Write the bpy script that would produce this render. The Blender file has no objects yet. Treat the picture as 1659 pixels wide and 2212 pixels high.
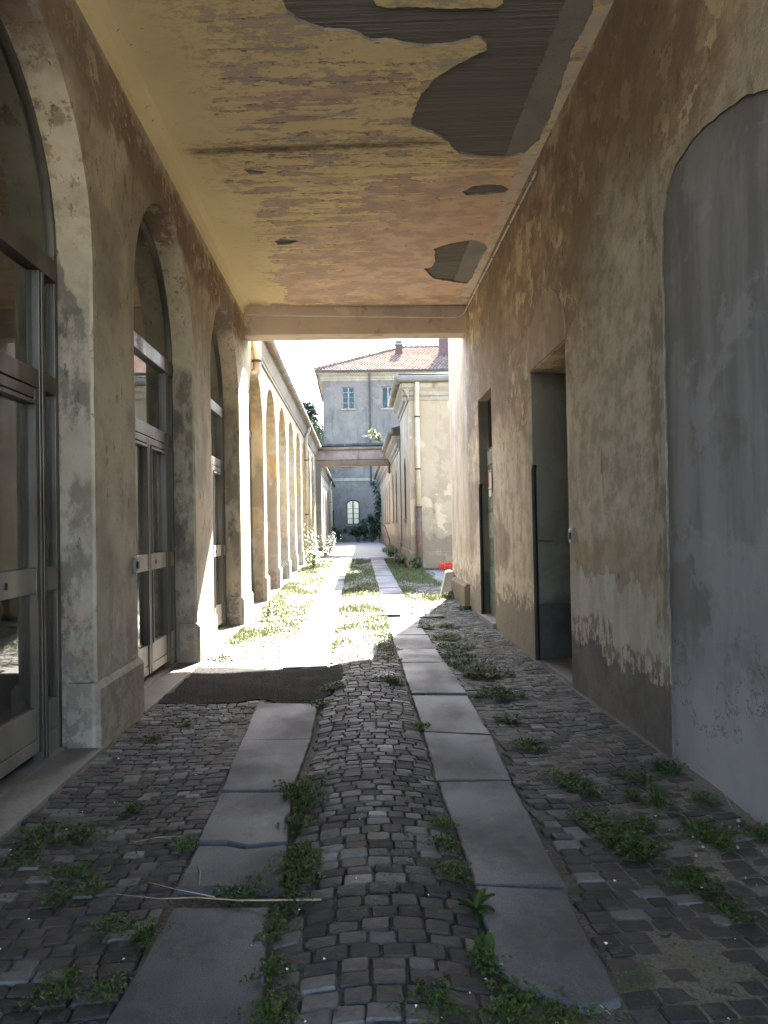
import bpy, bmesh, math, random
import numpy as np
from mathutils import Vector, Matrix, noise as mnoise
from mathutils.geometry import delaunay_2d_cdt

random.seed(7)
rng = np.random.default_rng(7)
SC = bpy.context.scene
COL = SC.collection
R = math.radians

# ------------------------------------------------------------------ camera
EYE = Vector((0.0, 0.0, 1.5))
yaw, pitch, roll = R(1.901), R(1.086), R(1.1)
fwd = Vector((math.sin(yaw)*math.cos(pitch), math.cos(yaw)*math.cos(pitch), math.sin(pitch)))
rt = Vector((math.cos(yaw), -math.sin(yaw), 0)); up = rt.cross(fwd)
rt2 = rt*math.cos(roll) - up*math.sin(roll); up2 = up*math.cos(roll) + rt*math.sin(roll)
cam = bpy.data.cameras.new('camera'); camo = bpy.data.objects.new('camera', cam); COL.objects.link(camo)
M = Matrix((rt2, up2, -fwd)).transposed().to_4x4(); M.translation = EYE
camo.matrix_world = M
cam.sensor_fit = 'HORIZONTAL'; cam.sensor_width = 36; cam.lens = 36*1736/1659
cam.clip_start = .05; cam.clip_end = 1500
SC.camera = camo

# ------------------------------------------------------------------ light
SUN_EL, SUN_AZ = R(40), R(14.6)
world = bpy.data.worlds.new('World'); SC.world = world; world.use_nodes = True
wn = world.node_tree; bg = wn.nodes['Background']
sky = wn.nodes.new('ShaderNodeTexSky'); sky.sky_type = 'NISHITA'; sky.sun_disc = False
sky.sun_elevation = SUN_EL; sky.sun_rotation = SUN_AZ; sky.dust_density = 1.5; sky.air_density = 1.0
wn.links.new(sky.outputs[0], bg.inputs[0]); bg.inputs[1].default_value = .11
sl = bpy.data.lights.new('sun', 'SUN'); sl.energy = 5.0; sl.angle = R(.55); sl.color = (1, .93, .82)
so = bpy.data.objects.new('sun', sl); COL.objects.link(so)
sv = Vector((math.sin(SUN_AZ)*math.cos(SUN_EL), math.cos(SUN_AZ)*math.cos(SUN_EL), math.sin(SUN_EL)))
so.rotation_euler = sv.to_track_quat('Z', 'Y').to_euler(); so.location = sv*60
vs = SC.view_settings; vs.view_transform = 'Standard'; vs.look = 'None'; vs.exposure = 4.15; vs.gamma = 1; vs.use_curve_mapping = False
SC.cycles.use_denoising = True
SC.cycles.max_bounces = 10; SC.cycles.diffuse_bounces = 6; SC.cycles.glossy_bounces = 4
SC.cycles.transparent_max_bounces = 12; SC.cycles.transmission_bounces = 4
SC.cycles.sample_clamp_indirect = 8; SC.cycles.caustics_reflective = False; SC.cycles.caustics_refractive = False

# ------------------------------------------------------------------ node helper
class G:
    def __init__(s, name):
        s.m = bpy.data.materials.new(name); s.m.use_nodes = True; s.t = s.m.node_tree
        s.b = s.t.nodes['Principled BSDF']; s._p = None
    def N(s, ty, **kw):
        n = s.t.nodes.new(ty)
        for k, v in kw.items(): setattr(n, k, v)
        return n
    def L(s, a, b):
        if hasattr(a, 'links') or isinstance(a, bpy.types.NodeSocket): s.t.links.new(a, b)
        else: b.default_value = a
    @property
    def P(s):
        if s._p is None: s._p = s.N('ShaderNodeNewGeometry').outputs['Position']
        return s._p
    def obj(s): return s.N('ShaderNodeTexCoord').outputs['Object']
    def xyz(s, v=None):
        n = s.N('ShaderNodeSeparateXYZ'); s.L(v or s.P, n.inputs[0]); return n.outputs
    def vm(s, v, k, off=(0, 0, 0)):
        n = s.N('ShaderNodeVectorMath', operation='MULTIPLY_ADD'); s.L(v, n.inputs[0]); n.inputs[1].default_value = k; n.inputs[2].default_value = off; return n.outputs[0]
    def noise(s, sc, k=(1, 1, 1), det=5, ro=.6, dist=0, v=None, off=(0, 0, 0)):
        n = s.N('ShaderNodeTexNoise'); s.L(s.vm(v or s.P, k, off), n.inputs['Vector'])
        n.inputs['Scale'].default_value = sc; n.inputs['Detail'].default_value = det; n.inputs['Roughness'].default_value = ro; n.inputs['Distortion'].default_value = dist
        return n.outputs[0]
    def vor(s, sc, k=(1, 1, 1), feat='F1', v=None):
        n = s.N('ShaderNodeTexVoronoi', feature=feat); s.L(s.vm(v or s.P, k), n.inputs['Vector']); n.inputs['Scale'].default_value = sc; return n.outputs[0]
    def ma(s, op, a, b=0, c=0):
        n = s.N('ShaderNodeMath', operation=op)
        for i, q in enumerate((a, b, c)): s.L(q, n.inputs[i])
        return n.outputs[0]
    def sm(s, x, lo, hi, a=0., b=1.):
        n = s.N('ShaderNodeMapRange', interpolation_type='SMOOTHSTEP'); s.L(x, n.inputs[0])
        n.inputs[1].default_value = lo; n.inputs[2].default_value = hi; n.inputs[3].default_value = a; n.inputs[4].default_value = b
        if lo > hi: n.inputs[1].default_value = hi; n.inputs[2].default_value = lo; n.inputs[3].default_value = b; n.inputs[4].default_value = a
        return n.outputs[0]
    def mix(s, f, a, b):
        n = s.N('ShaderNodeMix', data_type='RGBA'); s.L(f, n.inputs[0])
        for q, i in ((a, n.inputs[6]), (b, n.inputs[7])):
            if isinstance(q, tuple): i.default_value = (*q[:3], 1)
            else: s.L(q, i)
        return n.outputs[2]
    def mul(s, *a):
        r = a[0]
        for q in a[1:]: r = s.ma('MULTIPLY', r, q)
        return r
    def add(s, *a):
        r = a[0]
        for q in a[1:]: r = s.ma('ADD', r, q)
        return r
    def hsv(s, c, h, sa, v):
        n = s.N('ShaderNodeHueSaturation')
        s.L(h, n.inputs['Hue']); s.L(sa, n.inputs['Saturation']); s.L(v, n.inputs['Value']); s.L(c, n.inputs['Color']); return n.outputs[0]
    def rand(s):
        a = s.N('ShaderNodeObjectInfo').outputs['Random']; b = s.N('ShaderNodeNewGeometry').outputs['Random Per Island']
        return s.ma('FRACT', s.add(a, b))
    def bump(s, h, st=.5, d=.02):
        n = s.N('ShaderNodeBump'); n.inputs['Strength'].default_value = st; n.inputs['Distance'].default_value = d; s.L(h, n.inputs['Height']); s.L(n.outputs[0], s.b.inputs['Normal'])
    def out(s, c=None, rough=.9, metal=0., spec=.3):
        if c is not None:
            if isinstance(c, tuple): s.b.inputs['Base Color'].default_value = (*c[:3], 1)
            else: s.L(c, s.b.inputs['Base Color'])
        s.L(rough, s.b.inputs['Roughness']); s.L(metal, s.b.inputs['Metallic']); s.b.inputs['Specular IOR Level'].default_value = spec
        return s.m

def simple(name, col, rough=.7, metal=0., var=.25, sc=6., spec=.3, bump=.15):
    g = G(name); n = g.noise(sc, det=6, ro=.65); r = g.rand()
    c = g.mix(g.sm(n, .3, .7), tuple(q*(1-var) for q in col), tuple(min(1, q*(1+var)) for q in col))
    c = g.hsv(c, .5, 1., g.ma('MULTIPLY_ADD', r, .3, .85))
    if bump: g.bump(g.noise(sc*6, det=4), bump, .01)
    return g.out(c, rough, metal, spec)

# ---- plaster of the arcade
def mat_arcade():
    g = G('arcade_plaster'); x, y, z = g.xyz()
    n1 = g.noise(.9); n2 = g.noise(2.6, (1, .8, 1), det=8); st = g.noise(3.2, (1, 1.4, .16), det=6); fine = g.noise(9, (1, .8, 1), det=8, ro=.7)
    c = g.mix(g.sm(n1, .35, .65), (.60, .51, .36), (.51, .43, .30))
    c = g.mix(g.mul(g.sm(n2, .5, .62), .55), c, (.46, .38, .27))
    c = g.mix(g.mul(g.sm(st, .52, .7), .5), c, (.36, .29, .2))
    # outdoors the lime wash is yellower, with ochre blotches
    mott = g.noise(5, (1, .75, 1), det=9, ro=.72, off=(3, 9, 4))
    c = g.mix(g.mul(g.sm(mott, .5, .6), .4), c, (.62, .54, .4))
    c = g.mix(g.mul(g.sm(mott, .47, .38), .5), c, (.36, .285, .2))
    ext = g.sm(y, 13.2, 14.2)
    c = g.mix(g.mul(ext, .8), c, g.mix(g.sm(mott, .42, .58), (.36, .29, .18), (.46, .375, .24)))
    c = g.mix(g.mul(ext, g.sm(g.noise(1.1, (1, 1, .45), off=(3, 0, 1)), .56, .6), .8), c, (.41, .28, .13))
    c = g.mix(g.mul(ext, g.sm(g.noise(1.4, (1, 1, .6), off=(9, 2, 4)), .55, .58), .7), c, (.27, .235, .18))
    # brown peeled band under the ceiling
    zb = g.add(z, g.mul(g.add(n1, -.5), .9))
    band = g.mul(g.sm(zb, 4.42, 4.62), g.sm(zb, 5.08, 4.95), g.sm(g.add(fine, g.mul(n2, .6)), .68, .76), g.ma('SUBTRACT', 1, ext))
    c = g.mix(g.mul(band, .9), c, (.235, .145, .1))
    spots = g.sm(g.noise(8, (1, 1, .7), det=6, ro=.75, off=(4, 4, 4)), .55, .6)
    c = g.mix(g.mul(spots, g.sm(z, 3.0, 4.4), .7), c, (.26, .165, .11))
    # greyed, damp lower wall
    low = g.sm(g.add(z, g.mul(g.add(n1, -.5), 1.6)), 2.2, .7)
    c = g.mix(g.mul(low, .72), c, (.32, .285, .245))
    c = g.mix(g.mul(g.sm(g.noise(2.8, (1, 1, .6), det=9, ro=.7, off=(5, 3, 0)), .5, .58), low, .65), c, (.24, .205, .18))
    c = g.mix(g.mul(g.sm(g.noise(3.6, (1, 1, .5), det=9, ro=.7, off=(0, 6, 6)), .54, .58), low, .5), c, (.56, .5, .42))
    pk = g.mul(g.sm(g.noise(2.2, (1, 1, .5), off=(1, 7, 2)), .57, .63), low, g.ma('SUBTRACT', 1, ext))
    c = g.mix(g.mul(pk, .55), c, (.37, .25, .18))
    # cement repair at the foot
    cem = g.sm(g.add(z, g.mul(g.add(g.noise(3.5, off=(2, 2, 2)), -.5), .9)), .52, .46)
    c = g.mix(g.mul(cem, .75), c, g.mix(g.sm(fine, .45, .55), (.30, .262, .215), (.185, .16, .13)))
    # dark mortar blots beside the metal frames
    bl = g.add(g.mul(g.ma('SUBTRACT', -1.83, x), 3.4), g.mul(g.add(g.noise(1.6, (2.2, 1, 1), det=7, ro=.62, off=(0, 5, 3)), -.5), 3.4))
    blot = g.mul(g.sm(bl, .7, .8), g.sm(y, 13.6, 13.2), g.sm(x, -1.86, -1.9), g.sm(z, 3.5, 3.35))
    c = g.mix(g.mul(blot, .8), c, (.15, .135, .12))
    # pale arris of the reveal
    arr = g.mul(g.sm(x, -1.885, -1.87), g.sm(x, -1.825, -1.835), g.sm(g.noise(1.2, off=(0, 3, 8)), .46, .5))
    c = g.mix(g.mul(arr, .35), c, (.56, .5, .38))
    # mottled lower reveals
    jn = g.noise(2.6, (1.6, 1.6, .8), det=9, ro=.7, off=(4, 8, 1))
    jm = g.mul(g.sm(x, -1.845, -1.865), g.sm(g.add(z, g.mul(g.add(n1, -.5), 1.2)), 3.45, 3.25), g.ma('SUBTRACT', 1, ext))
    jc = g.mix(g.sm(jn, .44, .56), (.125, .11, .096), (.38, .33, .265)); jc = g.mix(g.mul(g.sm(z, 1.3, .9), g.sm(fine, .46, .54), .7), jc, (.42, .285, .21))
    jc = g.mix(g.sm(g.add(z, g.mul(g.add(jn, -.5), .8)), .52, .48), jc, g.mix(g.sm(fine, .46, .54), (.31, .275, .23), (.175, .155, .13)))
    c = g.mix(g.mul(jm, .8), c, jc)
    soft = g.noise(.85, (1, .7, .9), det=4, off=(2, 3, 5))
    c = g.mix(g.mul(g.sm(soft, .48, .6), .5, g.ma('SUBTRACT', 1, ext)), c, (.24, .2, .155))
    flk = g.mul(g.sm(g.noise(8, (1, 1.1, .6), det=9, ro=.74, off=(1, 6, 3)), .595, .62), g.sm(z, .9, 1.6), g.sm(y, 13.6, 13.2))
    c = g.mix(g.mul(flk, .75), c, (.2, .15, .105))
    pits = g.sm(g.noise(13, (1, 1, .45), det=4, ro=.75, off=(6, 1, 1)), .64, .7)
    c = g.mix(g.mul(pits, .8), c, (.13, .095, .065))
    g.bump(g.add(g.mul(fine, .5), g.mul(n2, .8), g.mul(pits, -.9), g.mul(flk, -.6), g.mul(mott, .6), g.mul(band, -.5), g.mul(cem, .4), g.mul(g.noise(40, det=3), .15)), .55, .03)
    return g.out(c, .92, 0, .2)

def mat_rightwall():
    g = G('right_wall_plaster'); x, y, z = g.xyz()
    n1 = g.noise(.7, (1, .7, 1), det=9, ro=.6); n2 = g.noise(2.1, (1, .75, 1), det=9, ro=.66); st = g.noise(3.2, (1, 1.1, .4), det=9, ro=.66); fine = g.noise(8, (1, .8, 1), det=9, ro=.72)
    mott = g.noise(5.2, (1, .75, 1), det=9, ro=.74, off=(3, 9, 4))
    c = g.mix(g.sm(n1, .4, .6), (.63, .55, .42), (.52, .44, .325))
    c = g.mix(g.mul(g.sm(mott, .51, .56), .55), c, (.68, .59, .45))
    c = g.mix(g.mul(g.sm(mott, .47, .42), .6), c, (.38, .295, .2))
    c = g.mix(g.mul(g.sm(st, .52, .6), .5), c, (.36, .285, .195))
    # brown, scaling upper part; the wall near the walled-up arch keeps its beige coat higher up
    zt = g.add(g.ma('SUBTRACT', z, g.mul(g.sm(y, 8.0, 5.6), 1.25)), g.mul(g.add(n1, -.5), 3.2))
    top = g.sm(zt, 2.35, 3.3)
    bc = g.mix(g.sm(n2, .44, .56), (.41, .295, .195), (.265, .19, .125)); bc = g.mix(g.mul(g.sm(mott, .5, .57), .6), bc, (.52, .395, .265))
    c = g.mix(g.mul(top, .82), c, bc)
    flake = g.mul(g.sm(g.noise(2.9, (1, .9, .9), det=10, ro=.66, off=(5, 2, 7)), .545, .55), g.sm(zt, 1.6, 2.6))
    c = g.mix(g.mul(flake, .88), c, g.mix(g.sm(fine, .4, .6), (.70, .565, .35), (.58, .47, .32)))
    soft = g.noise(.8, (1, .6, 1), det=3, off=(9, 1, 2))
    c = g.mix(g.mul(g.sm(soft, .48, .6), .65), c, (.225, .17, .118))
    near = g.mul(g.sm(g.add(y, g.mul(g.add(n1, -.5), 1.6)), 7.7, 6.2), g.ma('SUBTRACT', 1, top))
    c = g.mix(g.mul(near, .55), c, g.mix(g.sm(mott, .42, .58), (.37, .335, .275), (.56, .51, .42)))
    drip = g.sm(g.noise(4.6, (1, 1.7, .28), det=8, ro=.7, off=(2, 4, 6)), .62, .66)
    c = g.mix(g.mul(drip, g.sm(z, 3.2, 2.2), .75), c, (.22, .17, .11))
    # paler beige reveal towards the yard
    out_ = g.sm(y, 13.9, 14.4)
    c = g.mix(g.mul(out_, .75), c, g.mix(g.sm(st, .4, .6), (.58, .5, .37), (.45, .36, .25)))
    jag = g.add(g.mul(g.add(g.noise(3.8, (1, 1.0, .9), det=10, ro=.72, off=(1, 1, 9)), -.5), .75), g.mul(g.add(g.noise(1.0, off=(8, 8, 0)), -.5), .7))
    zz = g.add(z, jag)
    halo = g.mul(g.sm(zz, 1.5, 1.25), g.sm(y, 9.4, 9.0))
    c = g.mix(g.mul(halo, .55), c, (.34, .26, .165))
    pale = g.mul(g.sm(zz, 1.10, 1.07), g.sm(y, 7.6, 7.4))
    c = g.mix(g.mul(pale, .9), c, g.mix(g.sm(st, .42, .6), (.60, .57, .5), (.47, .435, .37)))
    fl2 = g.mul(g.sm(zz, 1.0, .85), g.sm(fine, .47, .5), g.sm(y, 8.5, 8.9))
    c = g.mix(g.mul(fl2, .8), c, (.66, .565, .41))
    rag = g.mul(g.sm(zz, .72, .6), g.sm(g.noise(11, (1, 1, .6), det=8, ro=.75), .49, .51))
    c = g.mix(g.mul(rag, .85), c, (.215, .17, .115))
    cem = g.mul(g.sm(zz, .455, .44), g.sm(y, 14.2, 13.9))
    cc = g.mix(g.sm(n2, .4, .65), (.135, .125, .112), (.2, .18, .152)); cc = g.mix(g.sm(y, 8.6, 9.2), cc, (.30, .25, .19))
    c = g.mix(g.mul(cem, .94), c, cc)
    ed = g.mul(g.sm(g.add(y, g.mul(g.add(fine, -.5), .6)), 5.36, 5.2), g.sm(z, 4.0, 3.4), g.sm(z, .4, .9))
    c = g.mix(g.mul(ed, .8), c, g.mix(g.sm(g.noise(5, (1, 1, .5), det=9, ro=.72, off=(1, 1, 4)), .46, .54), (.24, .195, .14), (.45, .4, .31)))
    c = g.mix(g.mul(g.sm(x, 1.9695, 1.974), g.sm(y, 5.5, 5.4), g.sm(g.noise(4, det=8, ro=.7), .36, .5, .55, 1.)), c, (.15, .135, .112))  # shadow in the recess edge, painted dark into the jamb colour
    pits = g.sm(g.noise(10, (1, 1, .4), det=5, ro=.75, off=(6, 1, 1)), .65, .69)
    c = g.mix(g.mul(pits, .75), c, (.12, .085, .055))
    g.bump(g.add(g.mul(fine, .9), g.mul(n2, .7), g.mul(mott, .7), g.mul(flake, .5), g.mul(pits, -.9), g.mul(cem, -.5), g.mul(pale, .35), g.mul(g.noise(45, det=3), .2)), .8, .03)
    return g.out(c, .95, 0, .15)

def mat_infill():
    g = G('grey_render'); x, y, z = g.xyz()
    st = g.noise(2.2, (1, 1.6, .3), det=6); n = g.noise(1.3); f = g.noise(11, det=6)
    c = g.mix(g.sm(st, .35, .65), (.185, .185, .19), (.30, .3, .305))
    c = g.mix(g.mul(g.sm(g.noise(1.1, (1, .7, .8), det=9, ro=.66), .49, .56), .55), c, (.17, .158, .142))
    c = g.mix(g.mul(g.sm(g.noise(1.7, (1, .7, .9), det=9, ro=.66, off=(3, 7, 1)), .53, .58), .5), c, (.36, .365, .38))
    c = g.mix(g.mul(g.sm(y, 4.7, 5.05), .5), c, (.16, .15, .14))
    zz = g.add(z, g.mul(g.add(n, -.5), .9))
    c = g.mix(g.mul(g.sm(zz, .9, .4), .6), c, (.44, .44, .45))
    rec = g.mul(g.sm(y, 3.80, 3.785), g.sm(z, 1.0, 1.15), g.sm(z, 1.68, 1.66))
    c = g.mix(g.mul(rec, g.sm(g.noise(3, (1, 3, .4), off=(2, 5, 5)), .35, .5), .6), c, (.6, .6, .62))
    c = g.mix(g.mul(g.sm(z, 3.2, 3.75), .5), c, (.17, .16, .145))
    cr = g.mul(g.sm(g.ma('ABSOLUTE', g.add(g.noise(1.15, det=9, ro=.62, off=(5, 2, 2)), -.5)), .0035, .001), g.sm(z, 1.0, .8))
    c = g.mix(g.mul(cr, g.sm(n, .46, .5), .8), c, (.1, .09, .08))
    g.bump(g.add(f, g.mul(st, .8)), .35, .015)
    return g.out(c, .9, 0, .2)

def mat_ceiling():
    g = G('ceiling_paint'); x, y, z = g.xyz()
    n1 = g.noise(.8); fine = g.noise(10, (1, 2, 1), det=9, ro=.74); iso = g.noise(2.4, (1, 1.6, 1), det=9, ro=.66, off=(8, 4, 0)); row = g.noise(1.35, (.62, 6.5, 1), det=9, ro=.6, off=(3, 1, 0))
    xw = g.add(x, g.mul(g.add(g.noise(1.6, det=9, ro=.7, off=(1, 9, 9)), -.5), 1.3))
    c = g.mix(g.sm(n1, .35, .65), (.86, .71, .41), (.78, .64, .37))
    grub = g.mul(g.sm(fine, .49, .57), g.sm(g.noise(1.2, (1, 1.8, 1), off=(6, 6, 0)), .38, .56), g.sm(xw, -1.6, -1.1))
    c = g.mix(g.mul(grub, .6), c, (.5, .385, .21))
    f = g.add(g.mul(row, .62), g.mul(iso, .38))
    b1 = g.mul(g.sm(g.ma('ABSOLUTE', g.add(y, -6.93)), .22, .03), .075)
    prone = g.add(g.mul(g.sm(y, 8.0, 8.3), .03), g.mul(g.sm(y, 8.5, 13), .1), g.mul(g.sm(x, -.4, 1.4), g.sm(y, 8.2, 9.5), .1), g.mul(g.sm(xw, -1.05, -1.4), -.4), b1, g.mul(g.sm(y, 6.6, 6.0), -.05), -.045)
    pk = g.sm(g.add(f, prone), .5, .505)
    pinkc = g.mix(g.sm(g.noise(2.2, (1, 1.5, 1), det=6, off=(1, 1, 1)), .42, .58), (.74, .54, .405), (.58, .41, .315))
    pinkc = g.mix(g.mul(g.sm(iso, .5, .57), g.sm(y, 10.5, 8.0), .6), pinkc, (.42, .27, .2))
    pinkc = g.mix(g.mul(g.sm(x, .9, 1.7), g.sm(y, 8, 9), .7), pinkc, (.74, .5, .34))
    c = g.mix(g.mul(pk, .94), c, pinkc)
    gp = g.mul(g.sm(g.add(iso, g.mul(g.sm(y, 9, 6), .03)), .575, .58), g.sm(xw, -1.3, -1.0))
    c = g.mix(g.mul(gp, .75), c, (.52, .435, .385))
    wob = g.mul(g.add(g.noise(1.1, (1, .2, 1), det=9, ro=.65), -.5), .13)
    dy = g.ma('ABSOLUTE', g.add(y, wob, -7.92))
    soot = g.mul(g.sm(g.add(dy, g.mul(g.add(fine, -.5), .12)), .1, .015), g.sm(x, 1.2, .6), g.sm(x, -1.7, -1.5), g.sm(g.noise(6, (1, 2.5, 1), det=9, ro=.75, off=(4, 0, 2)), .4, .52, .35, 1.))
    c = g.mix(g.mul(soot, .88), c, (.10, .082, .06))
    halo = g.mul(g.sm(dy, .3, .05), g.sm(fine, .42, .6), g.sm(x, 1.2, .6), g.sm(x, -1.65, -1.5))
    c = g.mix(g.mul(halo, .6), c, (.36, .27, .17))
    edge = g.mul(g.sm(g.ma('ABSOLUTE', g.add(f, prone, -.5)), .012, .003), g.sm(fine, .53, .56))
    pit = g.ma('MAXIMUM', g.sm(g.noise(8, (1, 2.4, 1), det=3, ro=.8, off=(5, 5, 5)), .68, .7), edge)
    c = g.mix(g.mul(pit, .85), c, (.10, .072, .05))
    c = g.mix(g.mul(g.sm(g.add(x, g.mul(g.add(fine, -.5), .25)), 1.79, 1.83), g.sm(g.noise(5, det=6), .44, .5), .8), c, (.7, .64, .54))
    last = g.mul(g.sm(y, 13.0, 13.35), g.sm(iso, .44, .5)); c = g.mix(g.mul(last, .6), c, (.42, .32, .22))
    g.bump(g.add(g.mul(pk, -.6), g.mul(gp, -.7), g.mul(pit, -1.), g.mul(fine, .5), g.mul(soot, -.6)), .7, .014)
    return g.out(c, .95, 0, .12)

def mat_plain_plaster(name, a, b, dirt, ext=True, stz=.2, base_dark=None, patch=.35):
    g = G(name); x, y, z = g.xyz()
    n1 = g.noise(.6); n2 = g.noise(1.6, off=(3, 1, 2)); st = g.noise(2.6, (1.2, 1.2, stz), det=6); fine = g.noise(7, det=6)
    c = g.mix(g.sm(n1, .35, .65), a, b)
    c = g.mix(g.mul(g.sm(n2, .52, .6), .4), c, tuple(q*.72 for q in b))
    c = g.mix(g.mul(g.sm(g.noise(1.1, off=(7, 7, 1)), .55, .585), patch), c, tuple(min(.8, q*1.35) for q in a))
    c = g.mix(g.mul(g.sm(st, .54, .72), .7), c, dirt)
    if base_dark is not None:
        c = g.mix(g.mul(g.sm(g.add(z, g.mul(g.add(g.noise(2.5, off=(4, 2, 2)), -.5), 1.3)), base_dark, base_dark-.25), .6), c, tuple(q*.8 for q in dirt))
    g.bump(g.add(fine, g.mul(n2, .8)), .4, .02)
    return g.out(c, .92, 0, .2)

def mat_sett():
    g = G('porphyry_sett'); r = g.rand(); v = g.P
    n = g.noise(28, det=5, ro=.7); n2 = g.noise(5)
    c = g.mix(r, (.019, .0187, .0183), (.049, .0478, .045))
    c = g.mix(g.sm(g.ma('FRACT', g.mul(r, 7.31)), .8, .82), c, (.13, .127, .122))
    c = g.mix(g.sm(g.ma('FRACT', g.mul(r, 13.7)), .8, .9), c, (.055, .046, .04))
    c = g.mix(g.mul(g.sm(n, .45, .65), .4), c, (.06, .05, .045))
    c = g.mix(g.mul(g.sm(n2, .55, .65), .5), c, (.08, .072, .06))
    g.bump(g.add(n, g.mul(g.noise(90, det=2), .3)), .6, .012)
    return g.out(c, g.ma('MULTIPLY_ADD', g.ma('FRACT', g.mul(r, 3.7)), .3, .6), 0, .3)

def mat_slab():
    g = G('granite_slab'); r = g.rand()
    n = g.noise(160, det=3, ro=.8); n2 = g.noise(1.6, (1, .7, 1), det=6); n3 = g.noise(9, (2.5, .5, 1), det=4)
    c = g.mix(g.sm(n, .4, .62), (.062, .067, .074), (.105, .112, .121))
    c = g.mix(g.mul(g.sm(n2, .45, .62), .65), c, (.062, .06, .058))
    c = g.mix(g.mul(g.sm(n3, .58, .72), .1), c, (.26, .26, .26))
    c = g.mix(g.mul(g.sm(g.noise(3.5, det=9, ro=.72, off=(7, 1, 1)), .52, .6), .5), c, (.05, .047, .043))
    c = g.mix(g.mul(g.sm(g.noise(30, det=2, off=(3, 3, 3)), .7, .74), .8), c, (.07, .06, .05))
    c = g.hsv(c, .5, 1., g.ma('MULTIPLY_ADD', r, .25, .88))
    g.bump(g.add(n, g.mul(n3, .7), g.mul(n2, 1.)), .35, .006)
    return g.out(c, g.sm(n2, .35, .65, .6, .8), 0, .3)

def mat_ground():
    g = G('earth_and_gravel'); x, y, z = g.xyz()
    n = g.noise(1.3, det=6); f = g.noise(60, det=4, ro=.8); m = g.noise(2.2, off=(4, 4, 1), det=6)
    soil = g.mix(g.sm(f, .35, .65), (.055, .046, .036), (.15, .128, .1))
    soil = g.mix(g.mul(g.sm(n, .46, .56), g.sm(y, 3.8, 6, .15, .75)), soil, g.mix(g.sm(f, .4, .6), (.19, .165, .135), (.26, .235, .2)))
    soil = g.mix(g.mul(g.sm(m, .54, .6), .6), soil, (.05, .075, .02))
    grav = g.mix(g.sm(f, .35, .65), (.17, .16, .15), (.3, .285, .265))
    soil = g.mix(g.mul(g.sm(x, .9, 1.0), g.sm(y, 9, 7), .6), soil, g.mix(g.sm(f, .4, .6), (.15, .13, .105), (.23, .205, .175)))
    lane = g.mul(g.sm(y, 31, 29), g.sm(g.ma('ABSOLUTE', x), 2.3, 2.2))
    c = g.mix(lane, grav, soil)
    g.bump(g.add(f, g.mul(n, .5)), .7, .02)
    return g.out(c, .95, 0, .2)

def mat_asphalt():
    g = G('asphalt'); v = g.vor(55); n = g.noise(2.5); f = g.noise(70, det=3)
    c = g.mix(g.sm(v, .1, .6), (.034, .033, .032), (.012, .012, .0118))
    c = g.mix(g.mul(g.sm(f, .6, .66), .7), c, (.12, .11, .1))
    c = g.mix(g.mul(g.sm(n, .5, .65), .4), c, (.045, .042, .039))
    g.bump(g.add(v, f), .8, .012)
    return g.out(c, 1., 0, .08)

def mat_concrete(name, a, b):
    g = G(name); n = g.noise(2, det=6); f = g.noise(40, det=4)
    c = g.mix(g.sm(n, .35, .65), a, b); c = g.mix(g.mul(g.sm(f, .55, .65), .4), c, tuple(q*.5 for q in a))
    g.bump(f, .4, .008); return g.out(c, .85, 0, .3)

def mat_glass(name='window_glass', tint=(.95, .98, .96), ior=1.48, dirt=.05):
    g = G(name); nt = g.t
    tr = g.N('ShaderNodeBsdfTransparent'); tr.inputs[0].default_value = (*tint, 1)
    gl = g.N('ShaderNodeBsdfGlossy'); gl.inputs['Roughness'].default_value = .015; gl.inputs[0].default_value = (.95, .97, .96, 1)
    df = g.N('ShaderNodeBsdfDiffuse'); df.inputs[0].default_value = (.48, .5, .44, 1)
    fr = g.N('ShaderNodeFresnel'); fr.inputs[0].default_value = ior
    b = g.N('ShaderNodeBump'); b.inputs['Strength'].default_value = .04; b.inputs['Distance'].default_value = .02; g.L(g.noise(1.6, det=1), b.inputs['Height']); g.L(b.outputs[0], gl.inputs['Normal'])
    m1 = g.N('ShaderNodeMixShader'); g.L(fr.outputs[0], m1.inputs[0]); g.L(tr.outputs[0], m1.inputs[1]); g.L(gl.outputs[0], m1.inputs[2])
    m2 = g.N('ShaderNodeMixShader'); g.L(g.sm(g.noise(3, (1, 1, .4)), .4, .8, dirt*.4, dirt*2), m2.inputs[0]); g.L(m1.outputs[0], m2.inputs[1]); g.L(df.outputs[0], m2.inputs[2])
    g.L(m2.outputs[0], nt.nodes['Material Output'].inputs[0]); return g.m

def mat_leaf(name, col, col2, tr=.3, rough=.5):
    g = G(name); r = g.rand(); n = g.noise(3)
    c = g.mix(r, col, col2); c = g.mix(g.mul(g.sm(n, .45, .6), .5), c, tuple(q*.65 for q in col))
    g.out(c, rough, 0, .35)
    t = g.N('ShaderNodeBsdfTranslucent'); g.L(g.hsv(c, .49, 1.1, 1.5), t.inputs[0])
    m = g.N('ShaderNodeMixShader'); m.inputs[0].default_value = tr; g.L(g.b.outputs[0], m.inputs[1]); g.L(t.outputs[0], m.inputs[2])
    g.L(m.outputs[0], g.t.nodes['Material Output'].inputs[0]); return g.m

def mat_reed():
    g = G('reed_lath'); r = g.rand(); n = g.noise(3, (.7, 9, 1), det=6)
    c = g.mix(r, (.25, .235, .21), (.175, .165, .148)); c = g.mix(g.mul(g.sm(n, .45, .62), .5), c, (.22, .19, .155))
    g.bump(g.noise(30, (.3, 4, 1)), .5, .01); return g.out(c, .95, 0, .1)

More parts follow.
